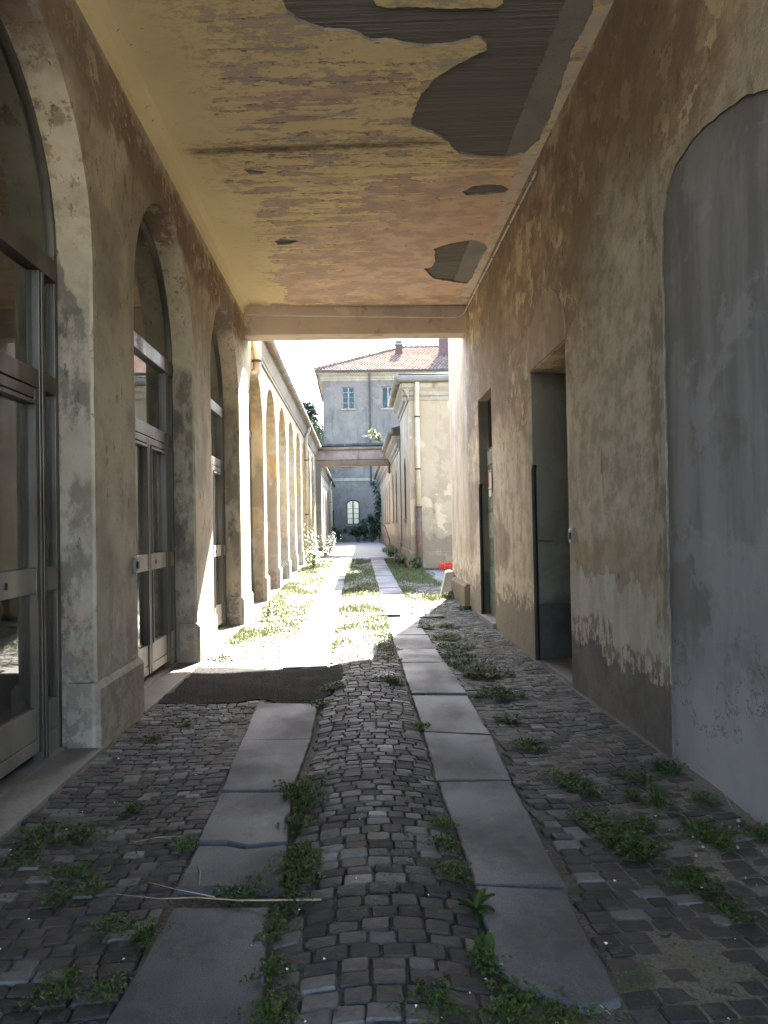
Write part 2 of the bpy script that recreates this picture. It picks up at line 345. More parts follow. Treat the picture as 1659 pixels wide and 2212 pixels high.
def mat_metal(name, col, rough=.42, metal=.75):
    g = G(name); n = g.noise(3, (1, 1, .3), det=5)
    c = g.mix(g.sm(n, .4, .65), col, tuple(q*.72 for q in col)); return g.out(c, g.sm(n, .3, .7, rough-.08, rough+.12), metal, .5)

def mat_zinc():
    g = G('zinc_sheet'); n = g.noise(2.4, det=6); s2 = g.noise(5, (1, 1, 1), off=(2, 2, 2))
    c = g.mix(g.sm(n, .35, .65), (.15, .132, .105), (.22, .19, .15)); c = g.mix(g.sm(s2, .64, .68), c, (.3, .15, .06))
    return g.out(c, .75, .05, .2)

MT = {}
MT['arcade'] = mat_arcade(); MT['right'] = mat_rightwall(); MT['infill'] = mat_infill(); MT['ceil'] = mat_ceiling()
MT['beam'] = mat_plain_plaster('beam_plaster', (.62, .52, .41), (.54, .44, .34), (.2, .15, .11), patch=.5, stz=.8)
MT['wing'] = mat_plain_plaster('wing_plaster', (.32, .252, .165), (.27, .21, .135), (.13, .098, .065), base_dark=1.3, patch=.75)
MT['bridge'] = mat_plain_plaster('bridge_plaster', (.27, .2, .155), (.215, .165, .135), (.08, .06, .045))
MT['far'] = mat_plain_plaster('pale_grey_plaster', (.145, .127, .109), (.124, .11, .096), (.075, .07, .064), base_dark=1.5)
MT['cream'] = mat_plain_plaster('cream_cornice', (.25, .22, .165), (.21, .185, .14), (.1, .085, .062))
MT['dark_plaster'] = mat_plain_plaster('shabby_dark_plaster', (.17, .16, .13), (.13, .125, .105), (.06, .057, .05), base_dark=.75)
MT['room'] = simple('room_plaster', (.22, .2, .165), .9)
MT['sett'] = mat_sett(); MT['slab'] = mat_slab(); MT['ground'] = mat_ground(); MT['asphalt'] = mat_asphalt()
MT['conc'] = mat_concrete('worn_concrete', (.24, .225, .205), (.17, .155, .14)); MT['conc_l'] = mat_concrete('yard_concrete', (.36, .345, .32), (.29, .275, .25))
MT['glass'] = mat_glass(dirt=.09); MT['glass_far'] = mat_glass('far_glass', (.35, .4, .42), 1.3, .03)
MT['alu'] = mat_metal('bronze_aluminium', (.135, .118, .1), .42, .5); MT['alu_panel'] = mat_metal('aluminium_panel', (.33, .305, .265), .5, .25)
MT['iron'] = simple('black_iron', (.02, .02, .02), .5, .4); MT['rust'] = simple('rusty_cast_iron', (.10, .065, .045), .75, .2)
MT['pvc'] = simple('cream_pipe', (.37, .31, .22), .5, 0, .12); MT['zinc'] = mat_zinc()
MT['reed'] = mat_reed(); MT['mortar'] = mat_concrete('grey_mortar', (.3, .285, .26), (.24, .228, .205)); MT['plaster_edge'] = simple('plaster_core', (.32, .29, .24), .95)
MT['wood_grey'] = simple('weathered_window_wood', (.17, .17, .165), .7); MT['green_paint'] = simple('green_door_paint', (.105, .15, .105), .6, 0, .3, 9)
MT['green_pale'] = simple('grey_green_boards', (.2, .215, .155), .7, 0, .3, 9)
MT['dark'] = simple('dark_void', (.03, .03, .03), .9); MT['tile'] = simple('clay_roof_tile', (.17, .115, .09), 1., 0, .35, 2.5, 0.); MT['brick'] = simple('chimney_brick', (.085, .052, .047), .9)
MT['white'] = simple('white_plastic', (.62, .6, .54), .4, 0, .1); MT['grey_pl'] = simple('grey_plastic', (.18, .17, .16), .4, 0, .1); MT['red'] = simple('red_plastic', (.75, .07, .03), .45, 0, .2)
MT['paper'] = simple('paper', (.66, .62, .54), .8, 0, .08); MT['redprint'] = simple('red_print', (.42, .09, .06), .7)
MT['leaf'] = mat_leaf('weed_leaf', (.04, .075, .018), (.075, .115, .028)); MT['leaf_y'] = mat_leaf('light_leaf', (.062, .088, .028), (.098, .118, .042), .2); MT['leaf_d'] = mat_leaf('dark_leaf', (.02, .045, .02), (.035, .065, .03), .2)
MT['grass'] = mat_leaf('grass_blade', (.06, .08, .028), (.1, .108, .045), .2); MT['cedar'] = mat_leaf('cedar_needle', (.025, .05, .035), (.045, .075, .05), .15, .7)
MT['dandelion'] = mat_leaf('dandelion_leaf', (.032, .065, .016), (.05, .09, .022), .2); MT['petal'] = simple('white_petal', (.7, .68, .62), .8, 0, .1)
MT['bark'] = simple('bark', (.12, .09, .06), .9, 0, .4, 12); MT['twig'] = simple('dry_twig', (.3, .24, .17), .85, 0, .3, 20); MT['stem'] = simple('green_stem', (.14, .17, .06), .7)
MT['curtain'] = simple('pale_curtain', (.62, .59, .46), .9, 0, .12, 3); MT['film'] = simple('pale_sheet', (.7, .74, .66), .8, 0, .08, 2)
MT['slate'] = simple('dark_roofing', (.05, .048, .045), .8)

# ------------------------------------------------------------------ mesh helper
def in_loop(x, y, p):
    c = False; j = len(p)-1
    for i in range(len(p)):
        if (p[i][1] > y) != (p[j][1] > y) and x < (p[j][0]-p[i][0])*(y-p[i][1])/(p[j][1]-p[i][1])+p[i][0]: c = not c
        j = i
    return c
def fill(loops):
    """triangles (indices into the concatenated loops) of an outline with holes"""
    pts = [Vector((p[0], p[1])) for l in loops for p in l]; ed = []; k = 0
    for l in loops:
        ed += [(k+i, k+(i+1) % len(l)) for i in range(len(l))]; k += len(l)
    vo, eo, fo, ov, oe, of = delaunay_2d_cdt(pts, ed, [], 0, 1e-6)
    out = []
    for f in fo:
        cx = sum(vo[i][0] for i in f)/3; cy = sum(vo[i][1] for i in f)/3
        if not in_loop(cx, cy, loops[0]) or any(in_loop(cx, cy, h) for h in loops[1:]): continue
        if all(ov[i] for i in f): out.append(tuple(ov[i][0] for i in f))
    return out
LOC = {}
class MB:
    def __init__(s): s.v = []; s.f = []; s.mi = []
    def add(s, v, f, m=0):
        o = len(s.v); s.v += [tuple(q) for q in v]; s.f += [tuple(i+o for i in q) for q in f]; s.mi += [m]*len(f); return s
    def box(s, x0, x1, y0, y1, z0, z1, m=0):
        v = [(x, y, z) for z in (z0, z1) for y in (y0, y1) for x in (x0, x1)]
        return s.add(v, [(0, 2, 3, 1), (4, 5, 7, 6), (0, 1, 5, 4), (2, 6, 7, 3), (0, 4, 6, 2), (1, 3, 7, 5)], m)
    def ext(s, poly, axis, a, b, holes=(), m=0, ms=None):
        """prism of a 2D outline with holes, from a to b along axis"""
        loops = [list(poly)] + [list(h) for h in holes]
        def P(p, t): return {'x': (t, p[0], p[1]), 'y': (p[0], t, p[1]), 'z': (p[0], p[1], t)}[axis]
        flat = [p for l in loops for p in l]
        tris = fill(loops)
        n = len(flat)
        s.add([P(p, a) for p in flat] + [P(p, b) for p in flat], [tuple(t) for t in tris] + [tuple(i+n for i in reversed(t)) for t in tris], m)
        o = len(s.v) - 2*n; k = 0
        for l in loops:
            L = len(l)
            for i in range(L):
                j = (i+1) % L
                s.f.append((o+k+i, o+k+j, o+n+k+j, o+n+k+i)); s.mi.append(m if ms is None else ms)
            k += L
        return s
    def tube(s, pts, r, n=8, m=0, cap=True):
        pts = [Vector(p) for p in pts]; rs = r if isinstance(r, (list, tuple)) else [r]*len(pts)
        rings = []; prev = None
        for i, p in enumerate(pts):
            d = (pts[min(i+1, len(pts)-1)] - pts[max(i-1, 0)]).normalized()
            a = prev if prev is not None else (Vector((0, 0, 1)) if abs(d.z) < .9 else Vector((1, 0, 0)))
            u = (a - d*a.dot(d)).normalized(); w = d.cross(u); prev = u
            rings.append([p + (u*math.cos(t*2*math.pi/n) + w*math.sin(t*2*math.pi/n))*rs[i] for t in range(n)])
        v = [q for rg in rings for q in rg]; f = []
        for i in range(len(pts)-1):
            for t in range(n):
                f.append((i*n+t, i*n+(t+1) % n, (i+1)*n+(t+1) % n, (i+1)*n+t))
        if cap: f += [tuple(range(n-1, -1, -1)), tuple((len(pts)-1)*n+t for t in range(n))]
        return s.add(v, f, m)
    def build(s, name, mat, parent=None, smooth=False, fix=True, bevel=0):
        me = bpy.data.meshes.new(name)
        off = LOC.get(parent.name, (0, 0, 0)) if parent else (0, 0, 0)
        me.from_pydata([(x-off[0], y-off[1], z-off[2]) for x, y, z in s.v], [], s.f)
        for q in (mat if isinstance(mat, (list, tuple)) else [mat]): me.materials.append(q)
        if any(s.mi): me.polygons.foreach_set('material_index', s.mi)
        if fix:
            bm = bmesh.new(); bm.from_mesh(me); bmesh.ops.recalc_face_normals(bm, faces=bm.faces); bm.to_mesh(me); bm.free()
        if smooth: me.polygons.foreach_set('use_smooth', [True]*len(me.polygons))
        o = bpy.data.objects.new(name, me); COL.objects.link(o)
        if parent: o.parent = parent; LOC[o.name] = off
        if bevel:
            bv = o.modifiers.new('bevel', 'BEVEL'); bv.width = bevel; bv.segments = 2; bv.limit_method = 'ANGLE'; bv.angle_limit = R(50)
        return o

def thing(name, loc, label, cat, group=None):
    o = bpy.data.objects.new(name, None); COL.objects.link(o); o.location = loc; o.empty_display_size = .2
    LOC[o.name] = tuple(loc); o['label'] = label; o['category'] = cat
    if group: o['group'] = group
    return o
def tag(o, label, cat, group=None):
    o['label'] = label; o['category'] = cat
    if group: o['group'] = group
    return o
def struct(o, kind='structure'): o['kind'] = kind; return o
def jit(poly, step=.12, amp=.006, seed=0):
    """break an outline into short, slightly uneven lengths"""
    r = random.Random(seed); out = []
    for i, p in enumerate(poly):
        q = poly[(i+1) % len(poly)]; d = math.hypot(q[0]-p[0], q[1]-p[1]); n = max(1, int(d/step))
        for k in range(n):
            t = k/n; w = amp if k else amp*.4
            out.append((p[0]+(q[0]-p[0])*t+r.uniform(-w, w), p[1]+(q[1]-p[1])*t+r.uniform(-w, w)))
    return out
def arc(c, z, r, n=18, a0=math.pi, a1=0): return [(c+r*math.cos(a0+(a1-a0)*i/n), z+r*math.sin(a0+(a1-a0)*i/n)) for i in range(n+1)]

XL, XR = -1.83, 1.97
# ------------------------------------------------------------------ the ground
def slope(y): return 0. if y < 12 else min(.5, .02*(y-12))
def Hh(x, y):
    h = slope(y)
    if -.36 < x < .47: h += .055*(1-((x-.055)/.415)**2)*max(0, min(1, (24-y)/8))
    elif .92 < x < 1.97: h += -.018*math.sin(math.pi*(x-.92)/1.05)
    elif -1.8 < x < -.83: h += -.012*math.sin(math.pi*(x+1.8)/.97)
    if y < 30: h += .016*mnoise.noise((x*.7, y*.55, 3.3))
    return h
def make_ground():
    xs = sorted(set([-260, -120, -50, -20, -8, -4, -2.6] + list(np.round(np.arange(-2.2, 2.61, .12), 3)) + [3.2, 4, 6, 10, 20, 50, 120, 260]))
    ys = sorted(set([-260, -100, -40, -15, -6] + list(np.round(np.arange(-3, 31, .2), 3)) + [33, 36, 40, 50, 62, 80, 120, 200, 400]))
    v = []
    for y in ys:
        for x in xs:
            d = .0125 if (abs(x) < 2.05 and y < 30) else .03
            k = .015*mnoise.noise((x*1.7, y*1.7, 9.1)) + (.006 if x > .93 else -.005 if abs(x) < .5 else 0) if abs(x) < 2.2 and y < 30 else 0
            v.append((x, y, Hh(x, y)-d+k))
    nx = len(xs); f = [(j*nx+i, j*nx+i+1, (j+1)*nx+i+1, (j+1)*nx+i) for j in range(len(ys)-1) for i in range(nx-1)]
    struct(MB().add(v, f).build('ground', MT['ground'], smooth=True, fix=False))
make_ground()

def strip_sheet(name, poly, mat, lift, step=.25):
    """a thin sheet that follows the ground, with real thickness"""
    m = MB(); tris = fill([poly])
    bm = bmesh.new(); vs_ = [bm.verts.new((p[0], p[1], 0)) for p in poly]
    for t in tris:
        try: bm.faces.new([vs_[i] for i in t])
        except ValueError: pass
    for _ in range(3): bmesh.ops.subdivide_edges(bm, edges=[e for e in bm.edges if e.calc_length() > step], cuts=1, use_grid_fill=True)
    bmesh.ops.triangulate(bm, faces=bm.faces)
    bm.verts.index_update()
    for q in bm.verts: q.co.z = Hh(q.co.x, q.co.y) + lift + .006*mnoise.noise((q.co.x*3, q.co.y*3, 1))
    bmesh.ops.recalc_face_normals(bm, faces=bm.faces)
    r = bmesh.ops.extrude_face_region(bm, geom=list(bm.faces))
    for q in r['geom']:
        if isinstance(q, bmesh.types.BMVert): q.co.z -= .05
    bmesh.ops.recalc_face_normals(bm, faces=bm.faces)
    me = bpy.data.meshes.new(name); bm.to_mesh(me); bm.free(); me.materials.append(mat)
    o = bpy.data.objects.new(name, me); COL.objects.link(o); return o
ASPH = [(-1.76, 7.10), (-1.77, 8.2), (-1.79, 8.92), (-1.41, 8.89), (-.88, 8.64), (-.5, 8.68), (-.22, 8.66), (-.17, 7.95), (-.23, 7.5), (-.36, 6.92), (-.55, 6.86), (-.67, 6.93), (-.81, 7.12), (-.92, 7.17), (-1.12, 7.05), (-1.44, 7.06)]
struct(strip_sheet('asphalt_patch', jit(ASPH, .09, .035, 3), MT['asphalt'], .003, .2))
struct(strip_sheet('yard_pavement', [(-1.75, 30.1), (1.45, 30.1), (1.45, 45), (4, 46), (4, 54), (-1.8, 54), (-1.8, 40)], MT['conc_l'], -.012, 2))
struct(strip_sheet('side_yard_pavement', jit([(1.15, 18.6), (2.05, 17.3), (9, 17.3), (9, 23.7), (1.75, 23.7), (1.35, 20.6)], .5, .05, 4), MT['conc'], -.016, 1))

struct(strip_sheet('rear_bounce_sheet', [(-9, -30), (9, -30), (9, -2.9), (-9, -2.9)], mat_concrete('pale_bounce_paving', (.46, .43, .38), (.4, .375, .33)), -.01, 3))  # unseen pale sheet added behind the camera to bounce light into the passage
# --- granite wheel tracks
def slab_piece(poly, parent, i):
    bm = bmesh.new(); cx = sum(p[0] for p in poly)/len(poly); cy = sum(p[1] for p in poly)/len(poly)
    r = random.Random(i*7+1); z = Hh(cx, cy)+.012+r.uniform(-.004, .006); tx, ty = r.uniform(-.012, .012), r.uniform(-.006, .006)
    pl = jit(poly, .07, .006, i)
    top = [bm.verts.new((p[0], p[1], z+(p[0]-cx)*tx+(p[1]-cy)*ty + (slope(p[1])-slope(cy)))) for p in pl]
    f = bm.faces.new(top); bmesh.ops.recalc_face_normals(bm, faces=[f])
    if f.normal.z < 0: f.normal_flip()
    e = bmesh.ops.extrude_face_region(bm, geom=[f])
    for q in top: q.co.z -= .1
    tf = [q for q in e['geom'] if isinstance(q, bmesh.types.BMFace)][0]
    bmesh.ops.inset_region(bm, faces=[tf], thickness=.008, depth=.005)
    bmesh.ops.recalc_face_normals(bm, faces=bm.faces)
    me = bpy.data.meshes.new('paving_slab'); bm.to_mesh(me); bm.free(); me.materials.append(MT['slab'])
    o = bpy.data.objects.new('paving_slab', me); COL.objects.link(o); o.parent = parent; return o
SL = [[(-.81, 1.6), (-.30, 1.6), (-.31, 2.48), (-.375, 3.22), (-.76, 3.25), (-.80, 2.51)], [(-.78, 3.41), (-.34, 3.37), (-.36, 3.82), (-.55, 3.79), (-.64, 3.84), (-.79, 3.86)], [(-.79, 3.885), (-.65, 3.875), (-.55, 3.815), (-.36, 3.85), (-.40, 4.56), (-.80, 4.57)], [(-.80, 4.61), (-.40, 4.59), (-.36, 5.71), (-.85, 5.71)], [(-.85, 5.74), (-.36, 5.745), (-.37, 6.84), (-.42, 6.87), (-.62, 6.9), (-.88, 6.97)]]
SR = [[(.46, 3.32), (.81, 3.26), (.80, 2.91), (.79, 2.5), (.68, 2.47), (.59, 2.52), (.49, 2.58), (.43, 2.69)], [(.44, 4.67), (.86, 4.65), (.83, 3.29), (.46, 3.35)], [(.45, 5.81), (.92, 5.68), (.87, 4.69), (.43, 4.71)], [(.45, 7.12), (.94, 7.07), (.92, 5.73), (.46, 5.85)], [(.45, 8.80), (.93, 8.76), (.94, 7.11), (.45, 7.17)], [(.43, 9.82), (.92, 9.78), (.92, 8.82), (.45, 8.86)], [(.45, 11.02), (.93, 11.0), (.92, 9.84), (.42, 9.88)]]
def track(y, x0, x1, seed):
    r = random.Random(seed); out = []
    while y < 29.8:
        if 12.7 < y < 13.4: y = 13.42
        L = r.uniform(.95, 1.35); e = y+L
        if y < 13.0 < e: e = 13.02
        out.append([(x0+r.uniform(-.012, .012), y), (x1+r.uniform(-.012, .012), y+r.uniform(-.015, .015)), (x1+r.uniform(-.012, .012), e-.02+r.uniform(-.01, .01)), (x0+r.uniform(-.012, .012), e-.02)]); y = e
    return out
SL += track(8.72, -.84, -.36, 5); SR += track(11.05, .44, .92, 6)
SLB = SL + SR
lt = bpy.data.objects.new('wheel_track', None); COL.objects.link(lt); lt['kind'] = 'structure'
for i, p in enumerate(SL): slab_piece(p, lt, i)
rtk = bpy.data.objects.new('wheel_track', None); COL.objects.link(rtk); rtk['kind'] = 'structure'
for i, p in enumerate(SR): slab_piece(p, rtk, 100+i)
cb = bpy.data.objects.new('cross_band', None); COL.objects.link(cb); cb['kind'] = 'structure'
xx = -1.76; i = 0
while xx < 1.3:
    w = random.uniform(.7, 1.0); slab_piece([(xx, 13.06), (xx+w-.015, 13.06), (xx+w-.015, 13.37), (xx, 13.37)], cb, 300+i); xx += w; i += 1

# --- setts
def sett_shape(r):
    """40-triangle dressed stone in a unit square, top at z=0"""
    out = []; c = .075
    base = [(-.5+c, -.5), (.5-c, -.5), (.5, -.5+c), (.5, .5-c), (.5-c, .5), (-.5+c, .5), (-.5, .5-c), (-.5, -.5+c)]
    base = [(x+r.uniform(-.022, .022), y+r.uniform(-.026, .026)) for x, y in base]
    tl = (r.uniform(-.0025, .0025), r.uniform(-.0025, .0025))
    for k, z in ((1., -.07), (.99, -.009), (.9, -.0015)):
        for x, y in base: out.append((x*k, y*k, z + (x*tl[0]+y*tl[1]) + (r.uniform(-.0016, .0016) if z > -.05 else 0)))
    out.append((0, 0, .0012))
    f = []
    for lv in range(2):
        for i in range(8):
            j = (i+1) % 8; f.append((lv*8+i, lv*8+j, lv*8+8+j, lv*8+8+i))
    f += [(16+i, 16+(i+1) % 8, 24) for i in range(8)]
    return np.array(out), f
SH = [sett_shape(random.Random(50+i)) for i in range(14)]
def inpoly(x, y, p):
    c = False; j = len(p)-1
    for i in range(len(p)):
        if (p[i][1] > y) != (p[j][1] > y) and x < (p[j][0]-p[i][0])*(y-p[i][1])/(p[j][1]-p[i][1])+p[i][0]: c = not c
        j = i
    return c
def seen(x, y):
    if y < 2.3: return False
    u = x/y - .0326; return abs(u) < .485 and 1.5/y < .64
def bed(name, x0, x1, y0, y1, dd, ww, skew, curve, seed, xfun=None):
    r = random.Random(seed); items = []
    y = y0
    while y < y1:
        d = r.uniform(*dd)*(1.08 if y < 4 else 1); a, b = (x0, x1) if xfun is None else xfun(y)
        x = a + r.uniform(-.02, .03)
        while x < b-.03:
            w = r.uniform(*ww)*(1.08 if y < 4 else 1); w = min(w, b-x)
            if b-x-w < .05: w = b-x
            cx = x+w/2; t = (cx-a)/(b-a)
            cy = y + skew*(cx-a) + curve*(4*t*(1-t)) + r.uniform(-.005, .005)
            ok = not any(inpoly(cx, cy, p) for p in SLB if abs(p[0][1]-cy) < 2.2) and not inpoly(cx, cy, ASPH) and not (13.03 < cy < 13.4 and cx < 1.35) and mnoise.noise((cx*.9, cy*.9, seed)) > -.72
            if ok: items.append((cx, cy, w*.945, d*.925, r.randrange(14), r.uniform(-.025, .025)+math.atan(skew)*.8, r.choice((0, math.pi)), r.uniform(-.004, .004)))
            x += w
        y += d
    root = bpy.data.objects.new(name, None); COL.objects.link(root); root['kind'] = 'structure'
    items.sort(key=lambda q: (0 if seen(q[0], q[1]) else 1, q[1]))
    meshes = {}
    for q in items[:300]:
        if q[4] not in meshes:
            me = bpy.data.meshes.new('sett'); me.from_pydata([tuple(p) for p in SH[q[4]][0]], [], SH[q[4]][1]); me.materials.append(MT['sett'])
            meshes[q[4]] = me
        o = bpy.data.objects.new('sett', meshes[q[4]]); COL.objects.link(o); o.parent = root
        o.location = (q[0], q[1], Hh(q[0], q[1])+q[7]); o.scale = (q[2], q[3], 1)
        gx = (Hh(q[0]+.04, q[1])-Hh(q[0]-.04, q[1]))/.08
        o.rotation_euler = (Matrix.Rotation(-math.atan(gx), 3, 'Y') @ Matrix.Rotation(q[5]+q[6], 3, 'Z')).to_euler()
    V = []; F = []; n = 0
    for q in items[300:]:
        p, f = SH[q[4]]; c, s_ = math.cos(q[5]+q[6]), math.sin(q[5]+q[6])
        px, py = p[:, 0]*q[2], p[:, 1]*q[3]
        gx = (Hh(q[0]+.04, q[1])-Hh(q[0]-.04, q[1]))/.08
        wx, wy = px*c-py*s_, px*s_+py*c
        V.append(np.stack([q[0]+wx, q[1]+wy, Hh(q[0], q[1])+q[7]+p[:, 2]+gx*wx], 1)); F += [tuple(i+n for i in t) for t in f]; n += len(p)
    if V:
        me = bpy.data.meshes.new('distant_setts'); me.from_pydata([tuple(t) for t in np.concatenate(V).tolist()], [], F); me.materials.append(MT['sett'])
        o = bpy.data.objects.new('distant_setts', me); COL.objects.link(o); o.parent = root; o['kind'] = 'stuff'
bed('sett_paving', -1.77, -.83, 1.5, 22, (.064, .08), (.078, .118), .03, .0, 11, lambda y: (-1.77, -.83 if y > 4.6 else -.80))
bed('sett_paving', -.34, .44, 1.5, 26, (.076, .094), (.085, .125), -.02, .02, 12, lambda y: (-.33, .43 if y > 3 else .42))
bed('sett_paving', .94, 1.95, 1.5, 19.5, (.07, .09), (.085, .13), .16, .0, 13, lambda y: (.94 if y > 5 else .88 if y > 3.2 else .82, 1.93))

# ------------------------------------------------------------------ the arcade building
ROUND = [4.45+3.5*k for k in range(-1, 3)]
HALF, SPR = 1.23, 3.42
arcade = thing('arcade_building', (XL, 7, 0), 'long ochre arcade of tall round arches with metal glazed doors, lining the passage', 'building')
def arch_wall(name, y0, y1, z1, centres, half, spr, parent, mat, x0=XL, x1=-2.26, seed=1):
    p = [(y0, -.4)]
    for i, (c, h) in enumerate(zip(centres, half)):
        r = random.Random(seed+i*3); w = lambda: r.uniform(-.007, .007); n = int((spr+.4)/.2)
        p += [(c-h+w()*(k > 0), -.4+(spr+.4)*k/n) for k in range(n)]
        p += [(q[0]+w(), q[1]+w()) for q in arc(c, spr, h, 26)]
        p += [(c+h+w()*(k > 0), -.4+(spr+.4)*k/n) for k in range(n-1, -1, -1)]
    p += [(y1, -.4), (y1, z1), (y0, z1)]
    q = [p[0]]
    for t in p[1:]:
        if math.hypot(t[0]-q[-1][0], t[1]-q[-1][1]) > 1e-4: q.append(t)
    return MB().ext(q, 'x', x0, x1).build(name, mat, parent, bevel=.014)
arch_wall('wall', -2.6, 13.72, 5.6, ROUND, [HALF]*4, SPR, arcade, MT['arcade'], seed=3)
OUTJ = [15.9, 18.55, 21.2, 23.85, 26.5, 29.15, 31.8, 34.45]
OUTC = [(13.78+15.9)/2] + [j-1.1 for j in OUTJ[1:]]; OUTH = [1.06] + [1.1]*7
arch_wall('wall', 13.72, 36.2, 4.86, OUTC, OUTH, 3.42, arcade, MT['arcade'], seed=90)
# plinths at the foot of every pier
def plinth(y0, y1, parent, z0=0., h=.46, x=XL):
    p = [(x-.2, z0-.3), (x+.036, z0-.3), (x+.036, z0+h-.04), (x+.002, z0+h), (x-.2, z0+h)]
    MB().ext(p, 'y', y0-.05, y1+.05).build('plinth', MT['arcade'], parent, bevel=.012)
for c in ROUND[:-1]: plinth(c+HALF, c+3.5-HALF, arcade)
plinth(ROUND[-1]+HALF, 13.73, arcade)
for i in range(7): plinth(OUTJ[i], OUTC[i+1]-OUTH[i+1], arcade, slope(OUTJ[i]), .5)
plinth(34.45, 36.1, arcade, slope(34.5), .5)
# stone thresholds
for c in ROUND: MB().box(-2.3, -1.78, c-HALF+.004, c+HALF-.004, -.12, .02).build('threshold', MT['conc'], arcade, bevel=.008)
for c, h in zip(OUTC, OUTH): MB().box(-2.3, -1.79, c-h+.004, c+h-.004, slope(c)-.2, slope(c)+.03).build('threshold', MT['conc'], arcade, bevel=.008)

XG = -2.1
def glazed_bay(c, half, spr, parent, zb=.02, detail=True):
    """an aluminium door set in an arch: frame, then glass, rails and kick panels as sub-parts"""
    x0, x1 = XG-.035, XG+.03
    fr = MB(); e = .012; h = half-e
    ring = arc(c, spr, h, 24); inner = arc(c, spr, h-.055, 24)
    fr.ext(ring + inner[::-1], 'x', x0, x1)
    for a, b in ((c-h, c-h+.06), (c+h-.06, c+h)): fr.box(x0, x1, a, b, zb, spr-.002)
    p0, p1 = half-.38, half-.29
    pa = [(c+p0, c+p1), (c-p1, c-p0)]
    for a, b in pa:
        fr.box(x0+.004, x1+.014, a, b, zb, 3.23); fr.box(x1+.014, x1+.022, a+.03, b-.03, zb+.002, 3.228)
    fr.box(x0+.002, x1+.02, c-h+.061, c+h-.061, 3.232, 3.378); fr.box(x0+.002, x1+.008, c-h+.061, c+h-.061, 2.45, 2.57)
    o = fr.build('glazed_door', MT['alu'], parent, bevel=.004)
    def sub(nm, mat, *boxes, bev=0):
        m = MB()
        for b in boxes: m.box(*b)
        return m.build(nm, mat, o, bevel=bev)
    # fanlight pane and upper panes
    MB().ext(arc(c, spr, h-.05, 24) + [(c+h-.06, 3.37), (c-h+.06, 3.37)], 'x', XG-.008, XG-.001).build('pane', MT['glass'], o)
    sides = [(c-h+.055, c-p1+.005), (c+p1-.005, c+h-.055)]; mid = (c-p0-.005, c+p0+.005)
    for a, b in sides + [mid]: sub('pane', MT['glass'], (XG-.008, XG-.001, a, b, 2.56, 3.24))
    for a, b in sides:
        sub('rail', MT['alu_panel'], (x0+.005, x1+.004, a+.006, b-.006, 1.118, 1.275), bev=.004)
        sub('pane', MT['glass'], (XG-.008, XG-.001, a, b, 1.27, 2.46)); sub('pane', MT['glass'], (XG-.008, XG-.001, a, b, .38, 1.12))
        sub('kick_panel', MT['alu_panel'], (x0+.008, x1-.01, a+.006, b-.006, .19, .385), (x0+.008, x1-.004, a+.006, b-.006, zb, .182), bev=.004)
    # two leaves
    m = c+.1 if detail else c
    for a, b in ((c-p0+.004, m-.004), (m+.004, c+p0-.004)):
        w = .062
        boxes = [(x0+.01, x1+.008, a, a+w, .1, 2.44), (x0+.01, x1+.008, b-w, b, .1, 2.44), (x0+.011, x1+.007, a+w, b-w, 2.375, 2.44)]
        sub('leaf_stile', MT['alu'], *boxes, bev=.004)
        boxes = [(x0+.02, x1+.02, a+w, a+w+.02, .392, 1.115), (x0+.02, x1+.02, b-w-.02, b-w, .392, 1.115), (x0+.02, x1+.02, a+w, a+w+.02, 1.282, 2.36), (x0+.02, x1+.02, b-w-.02, b-w, 1.282, 2.36), (x0+.021, x1+.019, a+w+.02, b-w-.02, 2.335, 2.36)]
        sub('glazing_bead', MT['alu'], *boxes)
        sub('rail', MT['alu_panel'], (x0+.012, x1+.002, a+w, b-w, 1.118, 1.28), bev=.004)
        sub('pane', MT['glass'], (XG-.008, XG-.001, a+w-.005, b-w+.005, 1.27, 2.38)); sub('pane', MT['glass'], (XG-.008, XG-.001, a+w-.005, b-w+.005, .38, 1.125))
        sub('kick_panel', MT['alu_panel'], (x0+.012, x1-.004, a+w, b-w, .19, .39), (x0+.012, x1, a+w, b-w, .1, .184), bev=.004)
    sub('door_sill', MT['alu_panel'], (x0-.02, x1+.035, c-h+.061, c+h-.061, zb, .034))
    sub('lock', MT['iron'], (x1+.002, x1+.012, c+.33, c+.345, 1.175, 1.215))
    return o
def copy_part(o, dy, dz=0):
    c = o.copy(); COL.objects.link(c); c.location = (o.location[0], o.location[1]+dy, o.location[2]+dz)
    for ch in o.children:
        d = ch.copy(); COL.objects.link(d); d.parent = c
    return c
bay0 = glazed_bay(ROUND[2], HALF, SPR, arcade)
for k in (0, 1, 3): copy_part(bay0, ROUND[k]-ROUND[2])
bay1 = glazed_bay(OUTC[1], 1.1, 3.42, arcade, detail=False); bay1.location.z = slope(OUTC[1])
for k in range(2, 8): copy_part(bay1, OUTC[k]-OUTC[1], slope(OUTC[k])-slope(OUTC[1]))
b2 = copy_part(bay1, OUTC[0]-OUTC[1], slope(OUTC[0])-slope(OUTC[1])); b2.scale = (1, 1, 1)
# rooms behind the glass
rm = MB(); rm.box(-7.2, -7.0, -2.6, 36.2, -.2, 5.2); rm.box(-7.0, -2.27, -2.8, -2.6, -.2, 5.2); rm.box(-7.0, -2.27, 36.0, 36.2, -.2, 4.8); rm.box(-7.0, -2.27, 13.6, 13.8, -.2, 4.8)
rm.build('room_wall', MT['room'], arcade); MB().box(-7.0, -2.3, -2.6, 36, -.1, .01).build('room_floor', MT['conc'], arcade); MB().box(-7.0, -2.27, -2.6, 36, 4.81, 4.84).build('room_ceiling', MT['room'], arcade)
